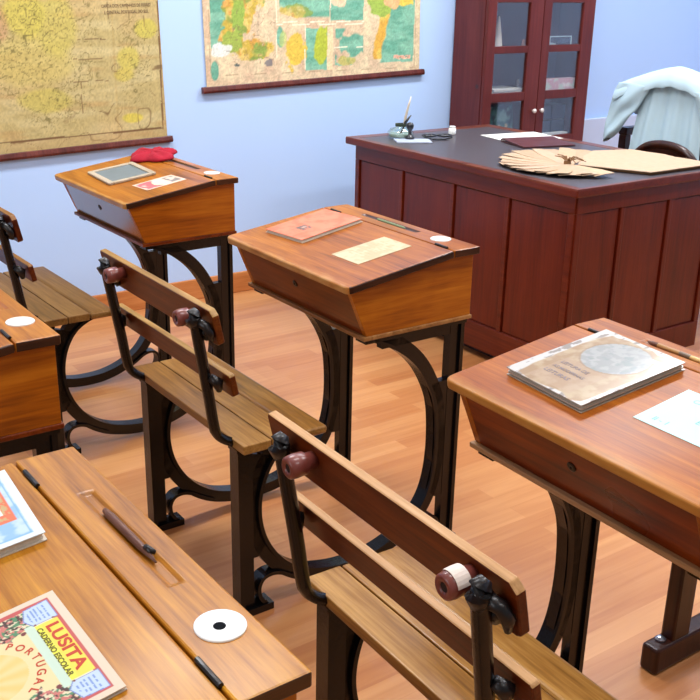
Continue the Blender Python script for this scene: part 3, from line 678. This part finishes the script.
m.lathe([(0,.004),(.012,.004),(.014,.012),(.012,.022),(0,.026)], 10); m.build('raffia_tie', M_RAFFIA, e)
def tan_sheet(name, pts, M, label, z0):
    bm = bmesh.new(); 
    m = MB(); m.bm = bm; m.prism_z(pts, 0, .0025); o = m.build(name, M_TAN); o.matrix_world = M; tag(o, label, 'paper'); return o
SHP = [(x-.02,y-.025) for x, y in [(-2.535,2.90),(-2.66,3.07),(-2.735,3.20),(-2.68,3.37),(-2.54,3.39),(-2.47,3.375),(-2.33,3.385),(-2.292,3.33),(-2.296,3.02),(-2.36,2.985)]]
SHP = [((1-t)*a[0]+t*b[0]+random.uniform(-.004,.004), (1-t)*a[1]+t*b[1]+random.uniform(-.004,.004)) for a, b in zip(SHP, SHP[1:]+SHP[:1]) for t in (0,.25,.5,.75)]
cx_, cy_ = -2.5, 3.16
tan_sheet('kraft_sheet', [(x-cx_, y-cy_) for x, y in SHP], Matrix.Translation((cx_,cy_,TZ+.0105)) , 'large smooth tan paper sheet right of the fan on the teacher desk', 0)
o = MB().prism_z([((x-cx_)*.955, (y-cy_)*.955) for x, y in SHP],0,.010).build('sheet_shadow_gap', simple('shadow_gap_brown', (118,84,52), .8, noise=.2, nscale=60), None, .001); o.matrix_world = Matrix.Translation((cx_,cy_,TZ+.0003)); tag(o, 'low slab under the large tan sheet, painted dark as its shadow gap', 'shadow slab')  # slab lifts the sheet; its dark brown paints the shadow gap below

# ------------------------------------------------------------------ glazed cabinet
CX, CY0, CY1, CZ = -3.752, 3.490, 4.240, 1.95
e = empty('display_cabinet', Matrix.Translation((-3.87,3.86,FL)), 'tall dark red wooden cabinet with two glazed doors against the wall', 'cabinet')
def cb(m): return m.xform(Matrix.Translation((3.87,-3.86,-FL)))
m = MB(); m.box(-3.99,CX-.022,CY0,CY0+.018,FL,CZ); m.box(-3.99,CX-.022,CY1-.018,CY1,FL,CZ); m.box(-3.99,-3.982,CY0+.018,CY1-.018,FL,CZ); m.box(-3.99,CX-.022,CY0+.018,CY1-.018,FL,.06); m.box(-3.99,CX-.022,CY0+.018,CY1-.018,CZ-.02,CZ); cb(m).build('carcass', M_CAB, e)
for z in (.590, .818, 1.045, 1.30, 1.58): m = MB(); m.box(-3.982,CX-.03,CY0+.018,CY1-.018,z-.016,z); cb(m).build('shelf', M_CAB, e)
m = MB(); m.lathe([(0,0),(.011,0),(.011,.0006),(0,.0006)], 14, Matrix.Translation((-3.80,CY0,.872)) @ Matrix.Rotation(R(90), 4, 'X')); cb(m).build('wood_knot', simple('dark_knot', (52,18,22), .5), e)
rails = ((.03,.11),(.555,.605),(.795,.838),(1.028,1.062),(1.265,1.300),(1.545,1.58),(1.84,CZ))
for y0, y1, sl_, sr_, ky in ((CY0+.002, 3.864, .056, .090, 3.838), (3.868, CY1-.002, .054, .084, 3.893)):
    d_ = MB(); d_.box(CX-.020,CX,y0,y0+sl_,.03,CZ); d_.box(CX-.020,CX,y1-sr_,y1,.03,CZ)
    for z0, z1 in rails: d_.box(CX-.020,CX-.001,y0+sl_,y1-sr_,z0,z1)
    d_.box(CX-.016,CX-.006,y0+sl_,y1-sr_,.11,.555)
    dr = cb(d_).build('door', M_CAB, e, .002)
    for (a, b), (c, d2) in zip(rails[1:], rails[2:]):
        p = MB(); p.box(CX-.013,CX-.010,y0+sl_,y1-sr_,b,c); cb(p).build('pane', M_PANE, dr)
    k = MB(); k.lathe([(0,0),(.005,0),(.005,.008),(.011,.012),(.012,.019),(.007,.024),(0,.025)], 16, Matrix.Translation((CX,ky,.742)) @ Matrix.Rotation(R(90), 4, 'Y')); cb(k).build('knob', M_KNOB, dr, smooth=True)
# what stands inside
def inside(name, m, mat, y, z, label, cat, x=-3.86, rot=0, bevel=0, smooth=False):
    o = m.build(name, mat, None, bevel, smooth); o.matrix_world = Matrix.Translation((x,y,z+.0005)) @ Matrix.Rotation(R(rot), 4, 'Z'); return tag(o, label, cat)
inside('paper_cone', MB().lathe([(0,0),(.026,0),(.020,.05),(.009,.125),(.004,.152),(0,.153)], 20), simple('cream_cone', (224,214,200), .6), 3.665, 1.045, 'cream slender cone on the upper shelf behind the left glass door', 'ornament')
inside('small_figure', MB().lathe([(0,0),(.012,0),(.010,.02),(.006,.03),(.009,.038),(0,.046)], 16), simple('brown_figure', (150,104,84), .6), 3.785, 1.045, 'tiny brown figure on the upper shelf of the cabinet', 'ornament', -3.80, smooth=True)
for i in range(3): inside('book', MB().box(-.07,.07,-.105,.105,0,.0115), simple('white_book%d' % i, (230-8*i,226-8*i,214-8*i), .6), 3.675+.004*i, .818+.012*i, ('bottom','middle','top')[i] + ' book of the small white stack on the cabinet middle shelf', 'book', -3.86+.004*i, 2*i, .001)
inside('figurine', MB().lathe([(0,0),(.014,0),(.010,.03),(.006,.05),(.010,.062),(.006,.075),(0,.078)], 14), simple('grey_figurine', (110,96,92), .6), 3.79, .818, 'slim grey figurine right of the white books in the cabinet', 'figurine', -3.82, smooth=True)
def pic_fn(U, V):
    A = np.full(U.shape+(3,), 0.) + np.array((70,112,112)); A = mixc(A, (130,170,164), sm(.45,.65,fbm(U*22,V*22,4,4))); A = mixc(A, (44,60,70), sm(.55,.7,fbm(U*30+4,V*30,9,4))); A = mixc(A, (190,180,150), (sm(.6,.72,fbm(U*40,V*40,19,3))*(V > .09))); return A
e = empty('framed_picture', Matrix.Translation((-3.80,3.555,.592)) @ Matrix.Rotation(R(90), 4, 'Z') @ Matrix.Rotation(R(82), 4, 'X'), 'blue green picture leaning on the lower shelf behind the left glass door', 'picture')
MB().box(0,.215,0,.185,-.012,-.002).build('frame', simple('dark_teal_frame', (58,72,76), .5), e, .002)
p = printed('picture_panel', .195, .165, .006, pic_fn, M_PRINT, e, 0); p.location = (.010,.175,.0)
e = empty('glass_box', Matrix.Translation((-3.84,4.04,1.0455)), 'small clear glass box on the upper shelf behind the right door', 'glass box')
m = MB()
for a in ((-.05,.05,-.078,-.075,0,.055),(-.05,.05,.075,.078,0,.055),(-.05,-.047,-.075,.075,0,.055),(.047,.05,-.075,.075,0,.055),(-.047,.047,-.075,.075,.052,.055)): m.box(*a)
m.build('glass_case', M_BOTTLE, e)
m = MB()
for y in (-.078,.078):
    m.tube([(.05,y,0),(.05,y,.055)], .003, 6)
m.tube([(.05,-.078,.055),(.05,.078,.055)], .003, 6); m.tube([(.05,-.078,.003),(.05,.078,.003)], .003, 6); m.build('edging', simple('silver_edge', (200,212,210), .3, .4), e)
inside('folded_paper', MB().prism_x([(-.03,0),(.02,0),(.024,.018),(-.02,.024)],-.03,.03), M_PAPER, 4.005, 1.046, 'folded white paper inside the glass box', 'paper', -3.84)
inside('pompom_toy', MB().lathe([(0,0),(.022,.0),(.028,.03),(.026,.075),(.034,.10),(.038,.122),(.028,.148),(0,.156)], 18), simple('yellow_green_toy', (192,196,70), .6, noise=.3, nscale=40), 4.015, .818, 'yellow green rounded toy on the middle shelf behind the right door', 'toy', -3.90, smooth=True)
def bx_fn(U, V):
    A = np.full(U.shape+(3,), 0.) + np.array((206,160,164)); A = mixc(A, (196,206,186), sm(.5,.6,fbm(U*26,V*26,3,3))); A = mixc(A, (226,214,204), sm(.55,.7,fbm(U*30,V*30,23,3))); return A
e = empty('pink_box', Matrix.Translation((-3.785,3.955,.8185)) @ Matrix.Rotation(R(90), 4, 'Z') @ Matrix.Rotation(R(90), 4, 'X'), 'pink and pale green patterned box on the cabinet middle shelf', 'box')
MB().box(0,.22,0,.072,-.05,-.001).build('body', simple('pale_pink_card', (206,170,172), .6), e, .001)
p = printed('printed_front', .22, .072, .006, bx_fn, M_PRINT, e, 0); p.location = (0,.072,0)
for i, (y, z) in enumerate(((4.035,.592),(4.145,.592),(4.035,.670),(4.145,.670))):
    nm = ('lower left','lower right','upper left','upper right')[i]
    b = inside('tin_box', MB().box(-.05,.05,-.05,.05,0,.074), simple('dark_blue_tin%d' % i, (58+6*i,70+4*i,92+4*i), .4, noise=.3, nscale=30), y, z + (.0008 if i > 1 else 0), nm + ' dark blue tin of the four at the bottom right of the cabinet', 'tin', -3.905, 0, .003)
inside('white_tray', MB().prism_z(rrect(-.022,.022,-.11,.10,.01,3),0,.018), M_PAPER, 4.065, .590, 'low white tray in front of the dark blue tins in the cabinet', 'tray', -3.815)

# ------------------------------------------------------------------ wall maps
TILT = .031
def wallM(y, z, h): return Matrix.Translation((-3.993,y-TILT*h,z)) @ Matrix.Rotation(R(90), 4, 'Z') @ Matrix.Rotation(R(90), 4, 'X') @ Matrix.Rotation(TILT, 4, 'Z')
def map1_fn(U, V):      # local: U from left (y=.62), V down from the top (z=1.86)
    Y = .62-.031*1.157+U+.031*V; Z = 1.86-V+.031*U
    n = fbm(Y*6, Z*30, 3, 4); A = np.full(U.shape+(3,), 0.) + np.array((192,170,120)); A = mixc(A, (206,186,140), sm(.35,.7,n)); A = mixc(A, (188,150,98), sm(.6,.8,fbm(Y*4,Z*22,44,4))*.6)
    A = mixc(A, (202,168,120), sm(.5,.75,fbm(Y*3,Z*3,71,3))*.5)
    wob = (fbm(Y*14,Z*14,8,3)-.5)*.16
    for cy, cz, ry, rz, c, s_ in ((1.34,1.21,.085,.09,(206,188,92),.85),(1.30,1.35,.14,.10,(206,186,100),.7),(1.46,1.16,.09,.12,(200,184,90),.6),(1.36,1.04,.17,.10,(206,186,100),.45),(1.40,.885,.115,.05,(198,180,92),.7),(1.835,1.155,.05,.04,(204,188,90),.85),(1.75,1.035,.05,.05,(208,190,96),.8),(1.73,.975,.045,.03,(208,186,92),.75),(1.76,.80,.05,.022,(218,196,80),.8),(1.22,1.17,.06,.07,(196,140,110),.5),(1.0,1.1,.12,.3,(206,186,90),.6),(1.55,1.5,.2,.12,(214,196,90),.6)):
        d = np.sqrt(ell(Y, Z, cy, cz, ry, rz)) + wob*5*.5; A = mixc(A, c, sm(1.15,.75,d)*s_)
    # road network: thin contour lines of noise fields, dense inside the land
    land = np.clip(sm(1.25,.9,np.sqrt(ell(Y,Z,1.42,1.10,.20,.30))+wob) + sm(1.2,.9,np.sqrt(ell(Y,Z,1.78,1.02,.075,.17))+wob) + sm(1.2,.8,np.sqrt(ell(Y,Z,1.0,1.15,.18,.35))+wob), 0, 1)
    for sc, sd, st in ((9,5,.75),(14,15,.65),(22,25,.55)):
        f = fbm(Y*sc, Z*sc, sd, 3); l = np.abs(((f*7) % 1)-.5)*2; A = mixc(A, (112,100,56), sm(.13,.03,l)*land*st*sm(.3,.55,fbm(Y*11,Z*11,sd+90,2)))
    f = fbm(Y*5, Z*5, 61, 3); l = np.abs(((f*4) % 1)-.5)*2; A = mixc(A, (120,92,62), sm(.05,.015,l)*.7*(1-land))
    g = ((np.abs(Z-1.115) < .0022)*(Y > 1.53)*(Y < 1.66) + (np.abs(Z-1.04) < .0022)*(Y > 1.52)*(Y < 1.66) + (np.abs(Z-.955) < .002)*(Y > 1.5)*(Y < 1.67) + (np.abs(Y-1.545) < .0018)*(Z > .83)*(Z < .95)); A = mixc(A, (120,92,62), np.clip(g,0,1)*(vnoise(Y*60,Z*60,5) > .3)*.8)
    A = mixc(A, (176,140,84), sm(.006,.002,np.abs(Y-1.693))*.25); A = A*(.90+.16*vnoise(Y*230,Z*160,6))[...,None]*np.array((.98,1.0,.95))
    fr = ((np.abs(Y-1.893) < .0032)*(Z > .724+.014*(Y-.62)) + (np.abs(Z-.724-.021*(Y-.62)) < .0032)*(Y < 1.893)); A = mixc(A, (110,78,48), np.clip(fr,0,1)*.9)
    A = mixc(A, (186,150,104), ((Y > 1.895) | (Z < .720+.021*(Y-.62)))*.3)
    return A
def hung_map(name, y0, y1, z0, z1, fn, label, rod_y0, rod_y1, step):
    e = empty(name, wallM(y0, z1, z1-z0), label, 'wall map')
    w, h = y1-y0, z1-z0
    s_ = printed('map_sheet', w, h, step, fn, M_MAP, e, 0); so = s_.modifiers.new('solid','SOLIDIFY'); so.thickness = .002; so.offset = -1
    for v, nm in ((-h, 'bottom_rod'), (0, 'top_rod')):
        m = MB(); m.prism_x([(v+.012,-.006),(v+.012,.012),(v-.004,.017),(v-.014,.014),(v-.016,-.006)], rod_y0-y0, rod_y1-y0)
        m.build(nm, M_ROD, e, .002)
    return e
e = hung_map('wall_map', .62, 1.910, .664, 1.86, map1_fn, 'yellowed wall map covered in fine road lines, hanging furthest left', .60, 1.930, .0042)
for s_, y, sc in (('CARTA DOS CAMINHOS DE FERRO', 1.236, 1), ('E CENTRAL PORTUGAL DO SUL', 1.212, 1)):
    text('caption_lettering', s_, .0185, M_TXT_BROWN, e, (1.770-.62, y-1.86-.036, .0015), 0, 'CENTER', .72)
def map2_fn(U, V):      # local from y=2.105, z=1.72
    Y = 2.105-.031*.82+U+.031*V; Z = 1.72-V+.031*U
    def land(cy, cz, ry, rz, sd, k=.35): return sm(1.08,.94,np.sqrt(ell(Y,Z,cy,cz,ry,rz)) + (fbm(Y*26,Z*26,sd,4)-.5)*k*3.4)
    n = fbm(Y*8, Z*8, 2, 4); A = np.full(U.shape+(3,), 0.) + np.array((206,184,150)); A = mixc(A, (196,168,138), sm(.4,.65,n)); A = mixc(A, (212,194,158), sm(.5,.7,fbm(Y*20,Z*20,7,3)))
    sea = lambda: mixc(np.full(U.shape+(3,), 0.) + np.array((98,156,132)), (126,178,152), sm(.35,.65,fbm(Y*9,Z*30,12,4)))
    Sx = sea()
    def put(m): 
        nonlocal A; A = A*(1-m[...,None]) + Sx*m[...,None]
    put(inbox(Y,Z,2.128,2.235,1.07,1.9)*sm(.40,.46,1.05-(Y-2.128)*4+(fbm(Y*16,Z*16,4,3)-.5)*.5)); put(sm(1,.8,np.sqrt(ell(Y,Z,2.145,.975,.022,.045))))
    lc = mixc(mixc(np.full(U.shape+(3,), 0.) + np.array((186,160,66)), (206,180,104), sm(.4,.6,fbm(Y*40,Z*40,5,3))), (128,150,70), sm(.50,.60,fbm(Y*14+2,Z*14,17,3)))
    lc = mixc(lc, (206,140,70), sm(.62,.7,fbm(Y*24,Z*24,33,3))*.6)
    def putl(m, c=None):
        nonlocal A; C = lc if c is None else np.full(U.shape+(3,), 0.)+np.array(c); A = A*(1-m[...,None]) + C*m[...,None]
    for a in ((2.27,1.22,.085,.10,3),(2.30,1.33,.10,.12,4),(2.345,1.06,.085,.05,6),(2.235,1.10,.055,.05,9),(2.29,1.5,.12,.12,8)): putl(land(*a))
    putl(land(2.235,1.10,.05,.045,19), (150,168,76)); putl(land(2.262,1.21,.03,.07,29), (140,166,74))
    A = mixc(A, (214,218,210), land(2.178,1.058,.045,.028,41)*.95)
    # framed insets
    put(inbox(Y,Z,2.47,2.74,1.185,1.27)*sm(.0,.012,Z-1.188-0*Y)*sm(-.02,.02,(Z-1.19)-(.05-(Y-2.47)*.5))*1.0); put(inbox(Y,Z,2.745,2.93,1.178,1.30)); putl(land(2.555,1.215,.07,.028,51)*.8)
    A = mixc(A, (222,190,156), land(2.78,1.27,.05,.03,52))
    put(inbox(Y,Z,2.612,2.755,.962,1.145)); putl(land(2.70,1.07,.042,.078,55,.25), (168,178,60)); A = mixc(A, (224,198,156), inbox(Y,Z,2.728,2.76,.96,1.15)*sm(.42,.5,fbm(Y*20,Z*12,3,2)+.2))
    put(inbox(Y,Z,2.772,2.932,.978,1.142)*sm(.38,.45,fbm(Y*13,Z*13,61,3))); putl(land(2.85,1.00,.05,.02,62)*.8, (176,172,90))
    putl(land(2.55,1.05,.055,.075,71)*.9, (212,178,64)); put(land(2.475,1.11,.02,.045,73,.2)); A = mixc(A, (178,190,110), land(2.49,1.10,.015,.03,75)*.7)
    # sea at the right with a long coast
    cst = 3.05 + .05*sm(1.05,1.30,Z) + (fbm(Y*4,Z*14,81,3)-.5)*.06; put(inbox(Y,Z,2.95,3.235,.985,1.9)*sm(-.006,.006,Y-cst))
    cl = sm(-.05,-.04,Y-cst-.0)*sm(.006,-.006,Y-cst)*inbox(Y,Z,2.95,3.3,1.0,1.9); putl(cl, (206,158,66)); putl(cl*sm(.5,.6,fbm(Y*20,Z*9,85,3)), (214,186,90))
    putl(land(3.03,1.25,.07,.05,88), (148,172,76)); putl(land(3.16,1.29,.075,.055,89), (214,186,80)); putl(land(3.10,1.26,.05,.03,90), (214,170,120))
    # printed rules
    for a in ((2.455,2.458,.985,1.3),(2.458,2.935,1.160,1.163),(2.458,2.935,1.172,1.1745),(2.742,2.745,1.17,1.3),(2.606,2.609,.965,1.16),(2.768,2.935,1.058,1.061)): A = mixc(A, (236,224,196), inbox(Y,Z,*a))
    A = mixc(A, (150,120,92), (inbox(Y,Z,2.12,3.245,.955,.957)+inbox(Y,Z,3.243,3.246,.955,1.9)+inbox(Y,Z,2.122,2.125,.955,1.9))*.5)
    A = mixc(A, (128,100,84), inbox(Y,Z,2.2,2.45,1.0,1.3)*sm(.08,.03,np.abs(((fbm(Y*10,Z*10,91,3)*6) % 1)-.5)*2)*.45)
    A = mixc(A, (222,172,146), inbox(Y,Z,3.115,3.22,.998,1.016)*(vnoise(Y*120,Z*300,2) > .2)); A = mixc(A, (176,112,92), inbox(Y,Z,3.125,3.21,1.004,1.008)*(vnoise(Y*160,Z*10,2) > .4)*.8)
    A = A*(.97+.20*vnoise(Y*200,Z*200,16))[...,None]*(.93+.12*fbm(Y*60,Z*60,77,3))[...,None]; A = mixc(A, (92,104,100), land(2.255,.995,.014,.007,95)); A = mixc(A, (120,116,120), land(2.415,1.00,.018,.015,96,.6)*.8)
    return A
hung_map('school_map', 2.105, 3.278, .898, 1.72, map2_fn, 'wall map with green seas and yellow land, hanging left of the cabinet', 2.080, 3.302, .0045)

# ------------------------------------------------------------------ chair behind the desk, and the coat
def arch_chair():
    e = empty('desk_chair', Matrix.Translation((-2.665,3.62,FL)) , 'low dark wooden chair whose rounded back peeps above the teacher desk', 'chair')
    f = lambda m: m.xform(Matrix.Translation((0,0,-FL)) )
    P = [(-.20,0,.40),(-.195,0,.56),(-.165,0,.66),(-.10,0,.722),(0,0,.742),(.10,0,.722),(.165,0,.66),(.195,0,.56),(.20,0,.40)]
    P = catmull([(x, -.10 + (.0), z) for x, y, z in P], 6); m = MB(); m.tube(P, .016, 10, 1, 1.1); f(m).build('back_hoop', M_DARKWOOD, e, smooth=True)
    m = MB(); m.prism_y([(-.19,.42),(.19,.42),(.19,.56),(.16,.655),(.09,.715),(0,.735),(-.09,.715),(-.16,.655),(-.19,.56)], -.106, -.094); f(m).build('back_splat', M_DARKWOOD, e, .003)
    m = MB(); m.prism_z(rrect(-.21,.21,-.12,.16,.05,5), .385, .415); f(m).build('seat', M_DARKWOOD, e, .006)
    for x in (-.18,.18):
        for y in (-.09,.13): m = MB(); m.tube([(x,y,.39),(x*1.08,y*1.12,FL)], [.019,.015], 10); f(m).build('leg', M_DARKWOOD, e)
arch_chair()
e = empty('high_back_chair', Matrix.Translation((-2.85,3.98,FL)), 'dark high backed chair standing under the white coat', 'chair')
f = lambda m: m.xform(Matrix.Translation((0,0,-FL)))
for x in (-.22,.22):
    m = MB(); m.box(x*.86-.02,x*.86+.02,-.16,-.12,FL,.92); f(m).build('leg', M_DARKWOOD, e, .004); m = MB(); m.box(x-.02,x+.02,.20,.24,FL,.40); f(m).build('leg', M_DARKWOOD, e, .004)
for x in (-.295,.295):
    m = MB(); m.box(x-.024,x+.024,-.16,.20,.70,.735); m.box(x-.02,x+.02,-.16,-.12,.43,.70); m.box(x-.02,x+.02,.16,.20,.43,.70); f(m).build('armrest', M_DARKWOOD, e, .004)
m = MB(); m.box(-.32,.32,-.16,.26,.40,.43); f(m).build('seat', M_DARKWOOD, e, .006)
m = MB(); m.box(-.18,.18,-.15,-.13,.50,.90); f(m).build('back_panel', M_DARKWOOD, e, .004); m = MB(); m.box(-.21,.21,-.162,-.122,.87,.935); f(m).build('top_rail', M_DARKWOOD, e, .008)

def coat():
    e = empty('white_coat', Matrix.Translation((-2.85,3.82,.995)), 'white cotton coat draped over the high backed chair behind the teacher desk', 'coat')
    ox, oy, oz = 2.85, -3.82, -.995
    def sheet(name, rows, solid=.004, sub=2):
        m = MB(); g = [[m.bm.verts.new((p[0]+ox, p[1]+oy, p[2]+oz)) for p in r] for r in rows]
        for a, b in zip(g, g[1:]):
            for i in range(len(a)-1): m.bm.faces.new((a[i], a[i+1], b[i+1], b[i]))
        o = m.build(name, M_COAT, e, smooth=True)
        s_ = o.modifiers.new('solid','SOLIDIFY'); s_.thickness = solid; s_.offset = 1
        b = o.modifiers.new('sub','SUBSURF'); b.levels = 1; b.render_levels = sub
        return o
    # back of the coat, hanging inside the open front, with soft pleats
    rows = []
    for j in range(10):
        t = j/9; z = .955 - .44*t; r = []
        for i in range(33):
            s_ = i/32; xl = -3.02 - .035*min(1,t*1.3); xr = -2.70 + .05*t; x = xl + (xr-xl)*s_
            y = 3.785 - .045*t + .011*(.25+t)*math.sin(s_*19+t*.9) + .004*math.sin(s_*47+1)
            r.append((x, y, z + .010*math.sin(s_*7+1)*t))
        rows.append(r)
    sheet('coat_back', rows)
    # collar and shoulders lying over the chair's top rail
    def ztop(x):
        d = abs(x+2.85)/.306; return 1.034 - .092*d**1.35
    rows = []; xs = [-3.16 + .62*i/36 for i in range(37)]
    for j in range(10):
        t = j/9; r = []
        for i, x in enumerate(xs):
            d = abs(x+2.85); zt = ztop(x); drop = .088 - .010*d/.3 + .004*math.sin(i*1.3)
            if t < .4: q = t/.4; y = 3.905 - .10*q; z = zt - .16*(1-q)**1.6
            else:
                q = (t-.4)/.6; y = 3.805 - .062*math.sin(q*1.75) - .004*math.sin(i*.8)*q; z = zt - drop*q**1.35
            r.append((x, y, z))
        rows.append(r)
    sheet('collar_and_shoulders', rows)
    # the sleeves fall from the shoulders, wide above and narrow at the cuff, their inner edge running outwards
    for sgn in (-1, 1):
        rows = []
        for j in range(17):
            t = j/16; r = []
            xo = .303 + .056*min(1,t*1.7)**.8 - .012*t; zo = .945 - .275*t - .03*t*(1-t)
            xi = .110 + .185*t**1.15; zi = .935 - .245*t
            for i in range(25):
                a = 2*math.pi*i/24; u_ = .5 - .5*math.cos(a); dep = .017 + .006*math.sin(t*9)
                fold = .0075*math.sin(t*9-u_*9)*(.4+.6*math.sin(a/2))
                x = xi + (xo-xi)*u_ + fold*.6; z = zi + (zo-zi)*u_ + .006*math.sin(t*13+u_*4)
                y = 3.752 + .02*u_ - dep*math.sin(a) - .010*t + fold
                r.append((-2.85 + sgn*x, y, z))
            rows.append(r)
        sheet('sleeve', rows, .003)
coat()

# low wooden stand glimpsed under the right-hand desk
e = empty('trestle_stand', Matrix.Translation((-1.06,1.70,FL)), 'dark wooden trestle stand with a sled foot, seen beneath the right desk', 'stand')
f = lambda m: m.xform(Matrix.Translation((1.06,-1.70,-FL)))
for x in (-1.09, -.55):
    m = MB(); m.box(x-.022,x+.022,1.600,2.02,FL,.034); ft = f(m).build('foot', M_DARKWOOD, e, .008, seg=3)
    for y in (1.640, 1.95):
        k = MB(); k.lathe([(0,0),(.012,0),(.012,.004),(.007,.008),(0,.009)], 12, Matrix.Translation((x-.004,y,.034))); f(k).build('bolt', simple('steel_bolt', (150,156,170), .25, .8), ft)
    m = MB(); m.prism_z(rrect(x-.017,x+.017,1.655,1.715,.006,2), .034, .385); f(m).build('post', M_DARKWOOD, e)
m = MB(); m.box(-1.12,-.52,1.60,1.80,.385,.41); f(m).build('top_board', M_DARKWOOD, e, .004)

# ------------------------------------------------------------------ light
def area(name, loc, sx, sy, power, rot=(0,0,0), col=(1,1,1)):
    l = bpy.data.lights.new(name, 'AREA'); l.shape = 'RECTANGLE'; l.size = sx; l.size_y = sy; l.energy = power; l.color = col
    o = bpy.data.objects.new(name, l); COL.objects.link(o); o.location = loc; o.rotation_euler = rot; return o
for x, y, pw in ((-2.9,1.2,42),(-2.9,3.4,42),(-.9,1.2,20),(-.9,3.4,27),(1.0,1.2,14),(-2.2,5.0,16)):  # last entry is an added fill that brightens the far right wall
    area('ceiling_and_fill_light', (x,y,2.86), .35, 1.3, pw, col=(.97,.985,1))
area('rear_fill_light', (-.8,-2.6,1.7), 2.4, 1.6, 34, (R(80),0,0), (.92,.96,1))  # added soft fill from behind the camera, no window there
w = bpy.data.worlds.new('room_light'); S.world = w; w.use_nodes = True
w.node_tree.nodes['Background'].inputs[0].default_value = (.92,.95,1,1); w.node_tree.nodes['Background'].inputs[1].default_value = .2
S.view_settings.view_transform = 'Standard'; S.view_settings.look = 'None'; S.view_settings.exposure = 0.45; S.view_settings.gamma = 1
S.view_settings.use_curve_mapping = False
